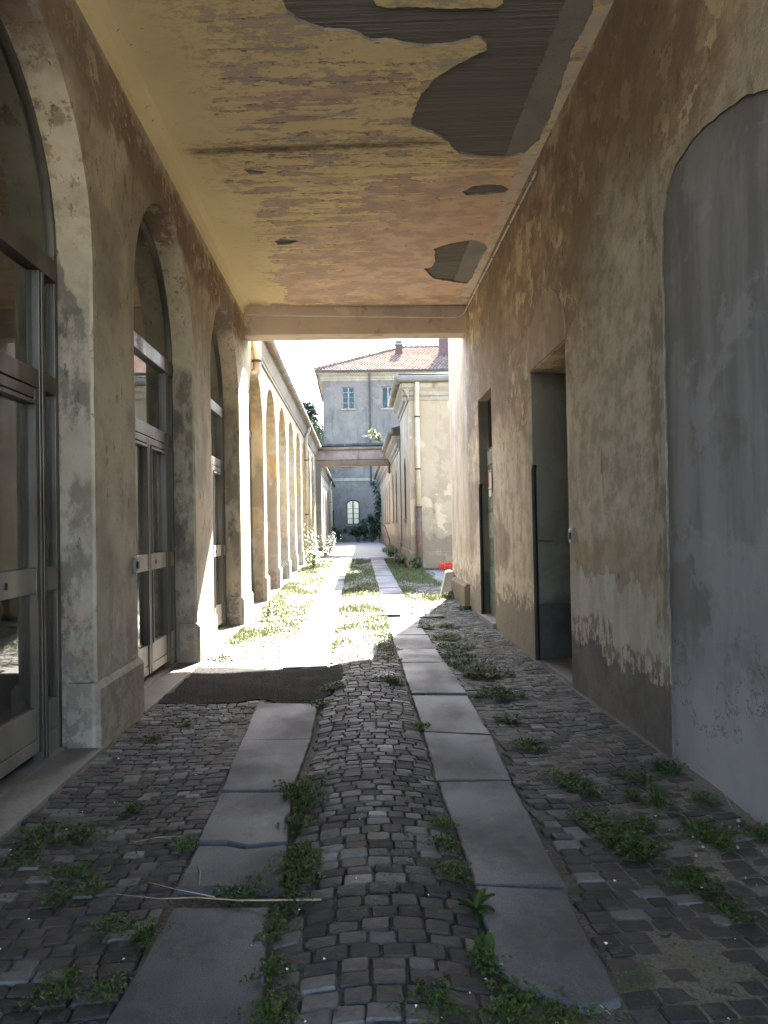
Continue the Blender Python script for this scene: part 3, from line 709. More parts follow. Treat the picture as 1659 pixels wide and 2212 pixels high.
# roof, cornice, gutter and downpipes outdoors
cor = [(XL, 4.72), (XL+.035, 4.72), (XL+.035, 4.78), (XL+.055, 4.8), (XL+.07, 4.86), (XL+.12, 4.97), (XL+.13, 5.04), (XL-.3, 5.04), (XL-.3, 4.87), (XL, 4.87)]
MB().ext(cor, 'y', 14.3, 36.2).build('cornice', MT['cream'], arcade)
def gutter(name, p0, p1, r, parent, mat='zinc'):
    p0, p1 = Vector(p0), Vector(p1); n = max(2, int((p1-p0).length/2.2)); m = MB()
    m.tube([p0.lerp(p1, i/n) for i in range(n+1)], r, 12)
    o = m.build(name, MT[mat], parent, smooth=True)
    for i in range(1, n):
        q = p0.lerp(p1, i/n); d = (p1-p0).normalized()*.02
        MB().tube([q-d, q+d], r*1.09, 12).build('gutter_joint', MT[mat], o, smooth=False)
    return o
gutter('gutter', (XL+.19, 14.3, 5.13), (XL+.19, 36.2, 5.13), .1, arcade)
MB().add([(-1.7, 14.3, 5.08), (-1.7, 36.2, 5.08), (-6.5, 36.2, 6.9), (-6.5, 14.3, 6.9), (-1.7, 14.3, 5.18), (-1.7, 36.2, 5.18), (-6.5, 36.2, 7.0), (-6.5, 14.3, 7.0)], [(0, 1, 2, 3), (4, 7, 6, 5), (0, 4, 5, 1), (1, 5, 6, 2), (2, 6, 7, 3), (3, 7, 4, 0)]).build('roof', MT['slate'], arcade)
def downpipe(parent, pts, r, mat='pvc', rings=(), ringmat='iron'):
    o = MB().tube(pts, r, 12).build('downpipe', MT[mat], parent, smooth=True)
    for q in rings: MB().tube([(q[0], q[1], q[2]-.018), (q[0], q[1], q[2]+.018)], r*1.2, 12).build('pipe_clip', MT[ringmat], o)
    return o
DX = XL+.075
downpipe(arcade, [(XL+.19, 28.2, 5.1), (XL+.19, 28.2, 4.98), (XL+.15, 28.2, 4.86), (DX, 28.2, 4.68), (DX, 28.2, 4.5), (DX, 28.2, 3), (DX, 28.2, slope(28.2)-.02)], .06, rings=[(DX, 28.2, 3.9), (DX, 28.2, 2.0)])
downpipe(arcade, [(XL+.09, 14.32, 5.35), (XL+.09, 14.32, 4.42), (XL+.085, 14.3, 4.3), (XL+.02, 14.22, 4.22), (XL-.08, 14.12, 4.2)], .075, rings=[(XL+.09, 14.32, 4.5)], ringmat='rust')

# ------------------------------------------------------------------ right-hand building with two doorways and a walled-up arch
rb = thing('doorway_building', (XR, 8, 0), 'flaking brown wall with two deep doorways and a walled-up arch in shade', 'building')
D2 = (7.43, 8.95, 3.2); D1 = (11.57, 12.86, 3.5)
REC = [(5.07, -.4), (5.07, 1.0), (5.05, 2.2), (5.04, 3.2), (5.01, 3.42), (4.94, 3.56), (4.8, 3.66), (4.6, 3.70), (4.38, 3.695), (3.95, 3.63), (3.69, 3.53), (3.3, 3.4), (2.9, 3.2), (2.6, 2.9), (2.5, 2.6), (2.49, -.4)]
def rough(pts, step, amp, seed):
    r = random.Random(seed); out = []
    for p, q in zip(pts, pts[1:]):
        n = max(1, int(math.hypot(q[0]-p[0], q[1]-p[1])/step))
        out += [(p[0]+(q[0]-p[0])*k/n+r.uniform(-amp, amp), p[1]+(q[1]-p[1])*k/n+r.uniform(-amp, amp)) for k in range(n)]
    return out + [pts[-1]]
pw = [(-2.6, -.4)] + rough(REC[::-1], .06, .009, 71) + rough([(D2[0], -.4), (D2[0], D2[2]), (D2[1], D2[2]), (D2[1], -.4)], .15, .006, 72) + rough([(D1[0], -.4), (D1[0], D1[2]), (D1[1], D1[2]), (D1[1], -.4)], .15, .006, 73) + [(16.75, -.4), (16.75, 6.2), (-2.6, 6.2)]
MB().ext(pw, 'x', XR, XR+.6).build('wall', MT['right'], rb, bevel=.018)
MB().ext(jit([(p[0]+(.02 if p[0] > 4 else -.02), p[1]+(.02 if p[1] > 3 else 0)) for p in REC], .3, .002, 5), 'x', XR+.014, XR+.3).build('walled_up_arch', MT['infill'], rb)
# relieving arch over the second doorway, a shallow raised skim
ra = jit([(7.38, 3.23)] + [(8.2+.84*math.cos(a), 3.2+.68*math.sin(a)) for a in np.linspace(.1, math.pi-.1, 14)] + [(9.03, 3.23)], .14, .012, 8)
ra = [(7.40, 3.215), (9.0, 3.215)] + [(8.2+.83*math.cos(a)+random.uniform(-.01, .01), 3.22+.66*math.sin(a)+random.uniform(-.01, .01)) for a in np.linspace(.08, math.pi-.08, 18)]
MB().ext(ra, 'x', XR-.012, XR+.01).build('relieving_arch', mat_plain_plaster('brown_skim', (.42, .32, .22), (.36, .27, .185), (.2, .15, .1), patch=.4), rb)
# plinth at the yard end
MB().ext([(XR-.1, -.2), (XR+.02, -.2), (XR+.02, .46), (XR-.06, .46), (XR-.1, .42)], 'y', 14.2, 16.8).build('plinth', MT['wing'], rb, bevel=.01)
# far jamb linings, lintel soffits and a dark painted dado inside the near doorway
MB().box(XR+.01, XR+1.9, D2[1]-.012, D2[1]+.2, .62, D2[2]-.004).build('door_jamb', MT['dark_plaster'], rb)
MB().box(XR+.012, XR+1.9, D2[1]-.02, D2[1]+.18, -.1, .618).build('dado', MT['slate'], rb)
MB().box(XR+.6, XR+1.9, D2[0]-.3, D2[0]-.1, -.1, D2[2]).build('room_wall', MT['dark_plaster'], rb)
MB().box(XR+1.9, XR+2.1, D2[0]-.4, D2[1]+.3, -.1, D2[2]+.2).build('room_wall', MT['dark_plaster'], rb)
MB().box(XR+.602, XR+1.9, D2[0]-.3, D2[1]+.2, D2[2], D2[2]+.15).build('room_ceiling', MT['dark_plaster'], rb)
MB().box(XR+.02, XR+1.9, D2[0]+.01, D2[1]-.02, -.12, .0).build('threshold', MT['conc'], rb)
MB().tube([(XR+.01, D2[1]-.03, -.05), (XR+.01, D2[1]-.03, 1.2), (XR+.01, D2[1]-.03, 2.1), (XR+.02, D2[1]-.025, 2.16)], .028, 8).build('edge_guard', MT['iron'], rb)
MB().tube([(XR+.01, D1[1]-.03, -.05), (XR+.01, D1[1]-.03, 2.1), (XR+.02, D1[1]-.025, 2.16)], .028, 8).build('edge_guard', MT['iron'], rb)
MB().tube([(XR+.05, D2[1]-.02, 1.32), (XR+.16, D2[1]-.045, 1.31), (XR+.2, D2[1]-.045, 1.31)], .006, 6).build('hook', MT['iron'], rb)
# first doorway: green door, dark transom with bars
MB().box(XR+.01, XR+.6, D1[1]-.01, D1[1]+.1, .05, D1[2]-.004).build('door_jamb', MT['dark_plaster'], rb)
dl = MB().box(XR+.135, XR+.175, D1[0]+.01, D1[1]-.02, .1, 2.72).build('door', MT['green_paint'], rb)
for z0, z1, mt in ((2.45, 2.68, 'green_pale'), (1.75, 2.0, 'green_pale'), (1.3, 1.7, 'green_pale'), (.9, 1.25, 'green_paint'), (.5, .85, 'green_paint'), (.15, .45, 'green_paint')):
    MB().box(XR+.118, XR+.136, D1[0]+.06, D1[1]-.1, z0, z1).build('door_panel', MT[mt], dl, bevel=.008)
tr_ = MB().box(XR+.2, XR+.22, D1[0]+.01, D1[1]-.02, 2.73, 3.49).build('transom', MT['dark'], rb)
for i in range(9): MB().tube([(XR+.15, D1[0]+.1+i*.13, 2.73), (XR+.15, D1[0]+.1+i*.13, 3.49)], .01, 6).build('bar', MT['iron'], tr_)
MB().box(XR-.05, XR+.59, D1[0]-.03, D1[1]+.03, -.1, .085).build('door_sill', MT['conc'], rb, bevel=.01)
sg = thing('notice', (XR+.117, 12.5, 2.2), 'paper notice with red border pinned to the green door', 'notice')
MB().box(XR+.112, XR+.1165, 12.36, 12.66, 2.07, 2.36).build('sheet', MT['paper'], sg)
MB().box(XR+.109, XR+.1118, 12.585, 12.64, 2.10, 2.35).build('red_stripe', MT['redprint'], sg); MB().box(XR+.109, XR+.1118, 12.38, 12.58, 2.325, 2.35).build('red_stripe', MT['redprint'], sg)
tag(MB().box(XR+.111, XR+.1165, 12.38, 12.62, 1.95, 2.055).build('paper_slip', MT['paper']), 'small pale paper slip right under the red bordered notice', 'notice')

# ------------------------------------------------------------------ passage ceiling and beam
pc = thing('passage_ceiling', (0, 8, 5.3), 'peeling yellow and pink plaster ceiling with holes showing reed lath', 'ceiling')
def zc(x): return 5.235+(x+1.83)/3.8*.125
HB = [(-.5, 5.2), (-.48, 5.5), (-.46, 5.69), (-.44, 5.84), (-.37, 5.94), (-.27, 6.0), (-.18, 6.07), (-.04, 6.07), (.06, 6.11), (.17, 6.21), (.29, 6.21), (.40, 6.25), (.54, 6.30), (.70, 6.31), (.86, 6.28), (1.02, 6.21), (1.07, 6.26), (1.12, 6.37), (1.0, 6.47), (.85, 6.63), (.71, 6.79), (.63, 7.0), (.59, 7.27), (.57, 7.44), (.58, 7.55), (.68, 7.64), (.82, 7.74), (.98, 7.94), (1.04, 8.04), (1.12, 8.18), (1.28, 8.24), (1.48, 8.31), (1.67, 8.30), (1.80, 8.23), (1.9, 7.94), (1.89, 7.43), (1.87, 6.94), (1.84, 6.66), (1.81, 6.42), (1.83, 6.18), (1.84, 5.94), (1.81, 5.79), (1.8, 5.4), (1.7, 5.1), (1.0, 5.0), (.2, 5.05)]
ISL = [(.19, 5.72), (.21, 5.79), (.31, 5.82), (.58, 5.82), (.84, 5.85), (1.10, 5.85), (1.14, 5.80), (1.12, 5.5), (.9, 5.35), (.4, 5.3), (.2, 5.45)]
H2 = [(1.28, 9.13), (1.38, 8.98), (1.56, 8.95), (1.72, 8.99), (1.81, 9.11), (1.76, 9.2), (1.53, 9.25), (1.34, 9.23)]
H3 = [(1.06, 11.84), (1.16, 11.8), (1.19, 11.55), (1.13, 11.01), (1.33, 10.81), (1.6, 10.71), (1.81, 10.87), (1.88, 11.06), (1.85, 11.73), (1.86, 12.28), (1.81, 12.68), (1.58, 12.58), (1.38, 12.44), (1.22, 12.30)]
H4 = [(-1.12, 8.38), (-1.05, 8.36), (-.89, 8.43), (-.96, 8.48), (-1.06, 8.46)]; H5 = [(-1.01, 10.45), (-.93, 10.38), (-.81, 10.43), (-.70, 10.49), (-.86, 10.6), (-.98, 10.61)]
def tilt(o):
    for v in o.data.vertices: v.co.z += zc(v.co.x) - 5.3
    return o
def ragged(h, s): return jit(jit(h, .1, .014, s), .03, .008, s+1)
tilt(MB().ext([(XL+.002, -2.6), (XR-.002, -2.6), (XR-.002, 13.9), (XL+.002, 13.5)], 'z', 5.30, 5.325, [ragged(h, 31+i) for i, h in enumerate((HB, H2, H3, H4, H5))], 0, 1).build('ceiling_plaster', [MT['ceil'], MT['plaster_edge']], pc))
tilt(MB().ext(ragged(ISL, 44), 'z', 5.30, 5.325, (), 0, 1).build('plaster_remnant', [MT['ceil'], MT['plaster_edge']], pc))
m = MB(); y = 4.9
while y < 8.5:
    w = random.uniform(.008, .016); zo = random.uniform(-.004, .004)
    for a, b in ((-.6, 1.62),): m.box(a, b, y, y+w*.86, 5.327+zo, 5.345+zo)
    y += w
for (a, b, c0, c1) in ((1.2, 1.62, 8.9, 9.3), (1.0, 1.6, 10.65, 12.75), (-1.2, -.6, 8.3, 8.55), (-1.1, -.6, 10.3, 10.7), (1.62, 1.9, 8.9, 9.3)):
    y = c0
    while y < c1:
        w = random.uniform(.010, .024); m.box(a, b, y, y+w*.86, 5.327+random.uniform(-.003, .003), 5.345); y += w
o = tilt(m.build('reed_lath', MT['reed'], pc)); o['kind'] = 'stuff'
tilt(MB().ext(jit([(1.60, 4.95), (1.95, 4.95), (1.95, 8.4), (1.62, 8.4)], .1, .012, 61), 'z', 5.326, 5.34).build('mortar_strip', MT['mortar'], pc))
tilt(MB().ext(jit([(1.6, 10.6), (1.92, 10.6), (1.92, 12.8), (1.58, 12.8)], .1, .012, 62), 'z', 5.3255, 5.34).build('mortar_strip', MT['mortar'], pc))
MB().box(XL-.3, XR+.5, -2.6, 13.9, 5.44, 6.2).build('roof_slab', MT['conc'], pc)
cv = [(XL, 5.08), (XL+.02, 5.14), (XL+.06, 5.2), (XL+.13, 5.237), (XL+.13, 5.3), (XL-.05, 5.3), (XL-.05, 5.08)]
MB().ext(cv, 'y', -2.6, 13.45).build('cove', MT['ceil'], pc, smooth=False)
# beam closing the passage: skewed a little, as measured
bl = [(XL-.1, 13.4), (XR+.1, 14.1), (XR+.1, 14.5), (XL-.1, 13.85)]
bm_ = MB(); zl, zr = 4.74, 4.905
bm_.add([(bl[0][0], bl[0][1], zl), (bl[1][0], bl[1][1], zr), (bl[2][0], bl[2][1], zr), (bl[3][0], bl[3][1], zl), (bl[0][0], bl[0][1], 6.3), (bl[1][0], bl[1][1], 6.3), (bl[2][0], bl[2][1], 6.3), (bl[3][0], bl[3][1], 6.3)], [(0, 1, 2, 3), (4, 7, 6, 5), (0, 4, 5, 1), (1, 5, 6, 2), (2, 6, 7, 3), (3, 7, 4, 0)])
bm_.build('beam', MT['beam'], pc, bevel=.02)

# conduit along the ceiling edge and beam
cd = thing('conduit', (XR-.03, 8.3, 5.2), 'thin pale electric conduit clipped under the ceiling edge and along the beam', 'conduit')
cpts = [(XR-.03, 8.29, 5.19), (XR-.03, 11, 5.21), (XR-.03, 13.9, 5.23), (XR-.06, 14.0, 5.2), (XR-.16, 14.02, 5.16), (0.5, 13.755, 5.12), (XL+.06, 13.36, 5.07)]
MB().tube(cpts, .013, 8).build('pipe', MT['white'], cd, smooth=True)
for i in range(9):
    y = 8.5+i*.62; MB().tube([(XR-.03, y-.015, 5.195+(y-8.3)*.007), (XR-.03, y+.015, 5.195+(y-8.3)*.007)], .021, 8).build('clip', MT['grey_pl'], cd)
# switches
def switch(x, y, z, sx, label):
    t = thing('light_switch', (x, y, z), label, 'light switch', 'light switches beside the doors')
    MB().box(min(x, x+sx*.03), max(x, x+sx*.03), y-.05, y+.05, z-.065, z+.065).build('cover_plate', MT['grey_pl'], t, bevel=.008)
    MB().box(min(x+sx*.025, x+sx*.042), max(x+sx*.025, x+sx*.042), y-.022, y+.022, z-.03, z+.03).build('rocker', MT['iron'], t, bevel=.004)
switch(XL, 6.63, 1.23, 1, 'grey light switch on the ochre pier beside the middle glazed door')
switch(XR, 7.30, 1.39, -1, 'grey light switch on the brown wall beside the open dark doorway')
# guard stone
gs = MB(); a = [(1.60, 16.15), (1.9, 16.0), (1.95, 16.7), (1.66, 16.75)]; b = [(1.80, 16.5), (1.95, 16.42), (1.97, 16.85), (1.82, 16.86)]
gs.add([(p[0], p[1], -.05) for p in a] + [(p[0], p[1], .56) for p in b] + [(1.885, 16.66, .59)], [(0, 1, 5, 4), (1, 2, 6, 5), (2, 3, 7, 6), (3, 0, 4, 7), (4, 5, 8), (5, 6, 8), (6, 7, 8), (7, 4, 8), (3, 2, 1, 0)])
tag(gs.build('guard_stone', MT['dark_plaster'] if False else mat_concrete('mossy_stone', (.2, .18, .14), (.3, .27, .2)), bevel=.025), 'leaning tapered guard stone at the foot of the passage wall corner', 'guard stone')

# ------------------------------------------------------------------ beyond the bridge: low arcade wing
lw = thing('arcade_wing', (XL, 46, .5), 'lower continuation of the ochre arcade beyond the connecting bridge', 'building')
LC = [38.5+2.65*k for k in range(6)]
arch_wall('wall', 37.2, 59.6, 4.45, LC, [1.05]*6, 2.9, lw, MT['arcade'], seed=140)
for c in LC: MB().box(-2.22, -2.18, c-1.04, c+1.04, .3, 3.9).build('window', MT['glass_far'], lw)
for i in range(6): plinth(LC[i]+1.05, LC[i]+1.6, lw, .5, .5)
MB().box(-2.6, -2.27, 37.2, 59.6, .2, 4.4).build('back_wall', MT['dark'], lw)
MB().ext([(p[0], p[1]-.42) for p in cor], 'y', 37.4, 59.6).build('cornice', MT['cream'], lw)
gutter('gutter', (XL+.19, 37.4, 4.72), (XL+.19, 59.6, 4.62), .09, lw)
downpipe(lw, [(XL+.19, 52.5, 4.65), (XL+.1, 52.5, 4.3), (XL+.08, 52.5, 2), (XL+.08, 52.5, .5)], .06, 'wing_pipe' if 'wing_pipe' in MT else 'pvc', rings=[(XL+.08, 52.5, 3.2), (XL+.08, 52.5, 1.2)], ringmat='rust')
MB().add([(-1.7, 37.2, 4.66), (-1.7, 59.6, 4.66), (-6.5, 59.6, 6.3), (-6.5, 37.2, 6.3), (-1.7, 37.2, 4.74), (-1.7, 59.6, 4.74), (-6.5, 59.6, 6.4), (-6.5, 37.2, 6.4)], [(0, 1, 2, 3), (4, 7, 6, 5), (0, 4, 5, 1), (1, 5, 6, 2), (2, 6, 7, 3), (3, 7, 4, 0)]).build('roof', MT['slate'], lw)
tag(MB().box(-1.74, -1.66, 57.3, 57.38, .4, 2.75).build('iron_post', MT['iron']), 'thin black iron post standing before the far grey building', 'post')

# ------------------------------------------------------------------ connecting bridge
br = thing('connecting_bridge', (0, 36.6, 4.5), 'low plastered bridge spanning the yard between both wings', 'bridge')
MB().box(-1.86, 1.6, 36.0, 37.2, 4.56, 5.1).build('parapet', MT['bridge'], br, bevel=.02)
MB().box(-1.86, 1.6, 36.04, 37.16, 4.34, 4.555).build('soffit_beam', mat_plain_plaster('stained_soffit', (.2, .145, .1), (.16, .115, .08), (.07, .05, .035)), br, bevel=.015)
gutter('gutter', (-1.6, 35.92, 5.07), (1.38, 35.92, 5.07), .075, br)
sl_ = MB()
xx = -1.8
while xx < 1.5:
    w = random.uniform(.3, .6); sl_.box(xx, xx+w-.01, 35.82+random.uniform(-.05, .02), 37.1, 5.155+random.uniform(0, .02), 5.23+random.uniform(0, .05)); xx += w
sl_.build('roof_slates', MT['slate'], br)
MB().box(-1.86, -1.6, 36.05, 36.9, .3, 4.5).build('abutment', MT['dark_plaster'], br, bevel=.02)
MB().tube([(1.46, 35.9, 5.0), (1.46, 35.9, 3.9)], .05, 8).build('rain_spout', MT['rust'], br)

# ------------------------------------------------------------------ right wings
tw = thing('corner_wing', (3, 26, .2), 'cream weathered wing with white eaves gutter and brown drain pipe at its corner', 'building')
WX = 1.58
def wall_side(parent, x, y0, y1, z1, wins, mat, zb=-.2):
    holes = [jit([(c-hw, a)] + [(c+hw*math.cos(t), b-hw+hw*math.sin(t)) for t in np.linspace(math.pi, 0, 10)] + [(c+hw, a)], 5, 0, 0) for c, hw, a, b in wins]
    MB().ext([(y0, zb), (y1, zb), (y1, z1), (y0, z1)], 'x', x, x+.45, holes, 0, 1).build('wall', [mat, MT['slate']], parent)
    for c, hw, a, b in wins:
        w = MB().ext([(c-hw+.01, a+.01)] + [(c+(hw-.01)*math.cos(t), b-hw+(hw-.01)*math.sin(t)) for t in np.linspace(math.pi, 0, 10)] + [(c+hw-.01, a+.01)], 'x', x+.12, x+.14).build('window', MT['glass_far'], parent)
        MB().box(x+.1, x+.15, c-.025, c+.025, a+.02, b-.02).build('mullion', MT['wood_grey'], w)
        for q in (.3, .55, .8): MB().box(x+.105, x+.146, c-hw+.015, c+hw-.015, a+(b-a)*q-.02, a+(b-a)*q+.02).build('glazing_bar', MT['wood_grey'], w)
        MB().box(x-.08, x+.2, c-hw-.1, c+hw+.1, a-.09, a-.002).build('window_sill', MT['conc'], parent)
wall_side(tw, WX, 24.2, 28.6, 5.6, [(26.2, .42, 1.75, 3.75)], MT['wing'])
MB().box(WX, 9, 23.8, 24.199, -.2, 5.6).build('wall', MT['wing'], tw)
MB().box(WX+1.2, WX+1.3, 24.3, 28.3, 0, 5.5).build('room_wall', MT['dark'], tw)
MB().box(WX+.45, 9, 28.3, 28.6, 4, 5.6).build('wall', MT['wing'], tw)
MB().box(WX-.05, 9, 23.75, 23.81, -.2, .75).build('plinth', MT['wing'], tw, bevel=.012); MB().box(WX-.05, WX+.01, 23.812, 28.6, -.2, .78).build('plinth', MT['wing'], tw, bevel=.012)
prof = [(0, 5.25), (-.03, 5.25), (-.03, 5.36), (-.09, 5.4), (-.12, 5.5), (-.24, 5.62), (-.26, 5.74), (.2, 5.74), (.2, 5.61), (0, 5.61)]
MB().ext([(WX+p[0], p[1]) for p in prof], 'y', 23.6, 28.6).build('cornice', MT['cream'], tw)
MB().ext([(23.8+p[0], p[1]) for p in prof], 'x', WX-.2, 9).build('cornice', MT['cream'], tw)
gutter('gutter', (WX-.33, 23.45, 5.84), (WX-.33, 28.4, 5.84), .11, tw); gutter('gutter', (WX-.35, 23.45, 5.84), (8.9, 23.45, 5.84), .1, tw)
MB().add([(WX-.3, 23.5, 5.93), (9, 23.5, 5.93), (9, 28.6, 6.9), (WX-.3, 28.6, 6.0), (WX-.3, 23.5, 6.0), (9, 23.5, 6.0), (9, 28.6, 7.0), (WX-.3, 28.6, 6.07)], [(0, 1, 2, 3), (4, 7, 6, 5), (0, 4, 5, 1), (1, 5, 6, 2), (2, 6, 7, 3), (3, 7, 4, 0)]).build('roof', MT['slate'], tw)
downpipe(tw, [(1.82, 23.47, 5.75), (1.82, 23.55, 5.55), (1.82, 23.68, 5.35), (1.82, 23.69, 4), (1.82, 23.69, 2.1)], .075, rings=[(1.82, 23.69, 4.75), (1.82, 23.69, 3.2)])
downpipe(tw, [(1.82, 23.69, 2.1), (1.82, 23.69, 1), (1.82, 23.69, .1)], .088, 'rust', rings=[(1.82, 23.69, 2.08), (1.82, 23.69, .75)], ringmat='rust')
gw = thing('garden_wing', (2, 40, .4), 'low cream wing with narrow arched windows running towards the bridge', 'building')
wall_side(gw, 1.55, 28.62, 56, 4.6, [(31.6, .4, 1.75, 3.75), (34.4, .4, 1.75, 3.75), (38.6, .4, 1.75, 3.75), (41.4, .4, 1.75, 3.75), (44.2, .4, 1.75, 3.75)], MT['wing'])
MB().ext([(1.55+p[0], p[1]-.98) for p in prof], 'y', 28.62, 56).build('cornice', MT['cream'], gw)
MB().box(1.5, 1.56, 28.63, 56, -.2, .95).build('plinth', MT['wing'], gw, bevel=.012)
MB().box(2.6, 2.7, 28.7, 56, 0, 4.5).build('room_wall', MT['dark'], gw)
gutter('gutter', (1.24, 28.62, 4.9), (1.24, 35.85, 4.94), .11, gw); gutter('gutter', (1.24, 37.3, 4.9), (1.24, 56, 4.9), .1, gw)
MB().add([(1.27, 28.62, 4.97), (6, 28.62, 6.3), (6, 56, 6.3), (1.27, 56, 4.97), (1.27, 28.62, 5.03), (6, 28.62, 6.4), (6, 56, 6.4), (1.27, 56, 5.03)], [(0, 1, 2, 3), (4, 7, 6, 5), (0, 4, 5, 1), (1, 5, 6, 2), (2, 6, 7, 3), (3, 7, 4, 0)]).build('roof', MT['slate'], gw)

# ------------------------------------------------------------------ far building
FY = 60.
fb = thing('far_building', (5, FY, .5), 'three storey pale grey building with hipped clay tile roof closing the yard', 'building')
wins = [(x0, x0+.94, z0, z0+1.64) for x0 in (-.97, 2.0, 5.0) for z0 in (10.4, 6.15)]
aw = (-.80, .17, 1.75, 3.57)
aw2 = (3.0, 3.97, .6, 3.6)
def archhole(q): 
    c = (q[0]+q[1])/2; hw = (q[1]-q[0])/2; return [(q[0], q[2]), (q[1], q[2])] + [(c+hw*math.cos(t), q[3]-.28+.28*math.sin(t)) for t in np.linspace(0, math.pi, 10)]
holes = [[(a, c), (b, c), (b, d), (a, d)] for a, b, c, d in wins] + [archhole(aw), archhole(aw2)]
MB().ext([(-2.42, -.2), (16, -.2), (16, 12.75), (-2.42, 12.75)], 'y', FY, FY+.45, holes).build('wall', MT['far'], fb)
MB().box(-2.42, -1.97, FY+.452, FY+14, -.2, 12.75).build('wall', MT['far'], fb)
MB().box(-2.0, 16, FY+2.5, FY+2.7, .2, 12.6).build('room_wall', MT['dark'], fb)
MB().ext([(FY, 12.5), (FY-.04, 12.5), (FY-.04, 12.62), (FY-.1, 12.68), (FY-.12, 12.82), (FY-.38, 13.02), (FY-.38, 13.1), (FY+.2, 13.1), (FY+.2, 12.76), (FY, 12.76)], 'x', -2.6, 16).build('cornice', MT['cream'], fb)
MB().box(-2.85, -2.4, FY-.36, FY+14, 12.95, 13.09).build('eaves_soffit', MT['cream'], fb)
MB().box(-2.46, 16, FY-.07, FY+.02, 4.98, 5.2).build('string_course', MT['cream'], fb, bevel=.02)
MB().box(-2.47, 16, FY-.06, FY+.02, -.2, 1.05).build('plinth', MT['dark_plaster'], fb)  # dark grey colour stands in for the shade on this plinth
def casement(q, kind):
    a, b, c, d = q; yb = FY+.12; m = MB(); w = .07; top = d if kind != 'arch' else d-.28
    m.box(a+.002, a+w, yb, yb+.06, c, top); m.box(b-w, b-.002, yb, yb+.06, c, top); m.box(a+w, b-w, yb+.001, yb+.059, c, c+w); mid = (a+b)/2
    if kind == 'arch': 
        hw = (b-a)/2-.003; m.ext([(mid+hw*math.cos(t), top+.277*math.sin(t)) for t in np.linspace(0, math.pi, 12)] + [(mid+(hw-w)*math.cos(t), top+.21*math.sin(t)) for t in np.linspace(math.pi, 0, 12)], 'y', yb, yb+.06)
    else: m.box(a+w, b-w, yb+.001, yb+.059, d-w, d-.002)
    m.box(mid-.05, mid+.05, yb-.01, yb+.058, c+w, top-w if kind != 'arch' else top+.2)
    o = m.build('window', MT['slate' if kind == 'arch' else 'wood_grey'], fb)
    n = 4
    for k in range(1, n):
        z = c+w+(top-c-w)*k/n
        if kind != 'plain': MB().box(a+w, mid-.05, yb+.005, yb+.05, z-.02, z+.02).box(mid+.05, b-w, yb+.005, yb+.05, z-.02, z+.02).build('glazing_bar', MT['wood_grey'], o)
    for k in range(n):
        z0 = c+w+(top-c-w)*k/n; z1 = c+w+(top-c-w)*(k+1)/n + (.2 if kind == 'arch' and k == n-1 else 0)
        for s0, s1 in ((a+w, mid-.05), (mid+.05, b-w)): MB().box(s0, s1, yb+.028, yb+.034, z0+.001, z1-.001).build('pane', MT['glass' if kind == 'arch' else 'glass_far'], o)
    MB().box(a-.1, b+.1, FY-.1, FY+.11, c-.1, c-.003).build('window_sill', MT['cream'], fb)
for i, q in enumerate(wins): casement(q, 'plain' if i in (2,) else 'bars')
casement(aw, 'arch'); MB().box(-.79, .16, FY+.3, FY+.31, 1.8, 3.5).build('reflection_panel', MT['film'], fb)  # pale panel added behind the panes to imitate their bright sky reflection
MB().ext([(p[0], p[1]) for p in archhole((aw2[0]+.01, aw2[1]-.01, aw2[2]+.01, aw2[3]-.01))], 'y', FY+.15, FY+.2).build('door', MT['green_paint'], fb)
downpipe(fb, [(1.08, FY-.3, 13.0), (1.08, FY-.2, 12.7), (1.08, FY-.08, 12.3), (1.08, FY-.08, 8), (1.08, FY-.08, 4.6)], .06, 'slate', rings=[(1.08, FY-.08, 9)], ringmat='slate')
downpipe(fb, [(-2.8, FY-.3, 13.0), (-2.75, FY-.25, 12.3), (-2.5, FY-.1, 11.2), (-2.5, FY-.08, 8), (-2.5, FY-.08, .5)], .06, 'slate')
gutter('gutter', (-2.95, FY-.5, 13.16), (16, FY-.5, 13.16), .1, fb, 'slate')
# hipped roof with clay tiles
EZ, PIT, DEP = 13.2, .45, 7.2
x0, y0 = -2.98, FY-.55
hx = x0+DEP
rf = MB(); rv = [(x0, y0, EZ), (16, y0, EZ), (16, y0+DEP, EZ+DEP*PIT), (hx, y0+DEP, EZ+DEP*PIT), (x0, y0+2*DEP, EZ), (16, y0+2*DEP, EZ)]
rf.add(rv + [(p[0], p[1], p[2]-.1) for p in rv], [(0, 1, 2, 3), (4, 0, 3), (3, 2, 5, 4), (6, 9, 8, 7), (10, 9, 6), (9, 10, 11, 8), (0, 6, 7, 1), (1, 7, 8, 2), (2, 8, 11, 5), (5, 11, 10, 4), (4, 10, 6, 0)])
roof = rf.build('roof', MT['tile'], fb)
ang = math.atan(PIT)
def tile_pts(w, L):
    pr = [(-w/2, 0), (-w*.28, .05), (w*.08, .055), (w*.3, .012), (w/2, 0)]
    v = [(x, 0, z+.012) for x, z in pr] + [(x, L, z) for x, z in pr] + [(x, 0, -.015) for x, z in pr]
    f = [(i, i+1, 6+i, 5+i) for i in range(4)] + [(10+i, 11+i, i+1, i) for i in range(4)]
    return v, f
tw_, tl_ = .24, .40
tv, tf = tile_pts(tw_, tl_+.05)
tme = bpy.data.meshes.new('roof_tile'); tme.from_pydata(tv, [], tf); tme.materials.append(MT['tile'])
tiles = []
for row in range(int(DEP/math.cos(ang)/tl_)):
    dy = row*tl_*math.cos(ang); xs0 = x0+dy
    k = 0
    while xs0+k*tw_ < 9.6:
        tiles.append((xs0+k*tw_+tw_/2, y0+dy, EZ+dy*PIT+.012+random.uniform(-.006, .006))); k += 1
tiles.sort(key=lambda q: (q[1], abs(q[0]-2)))
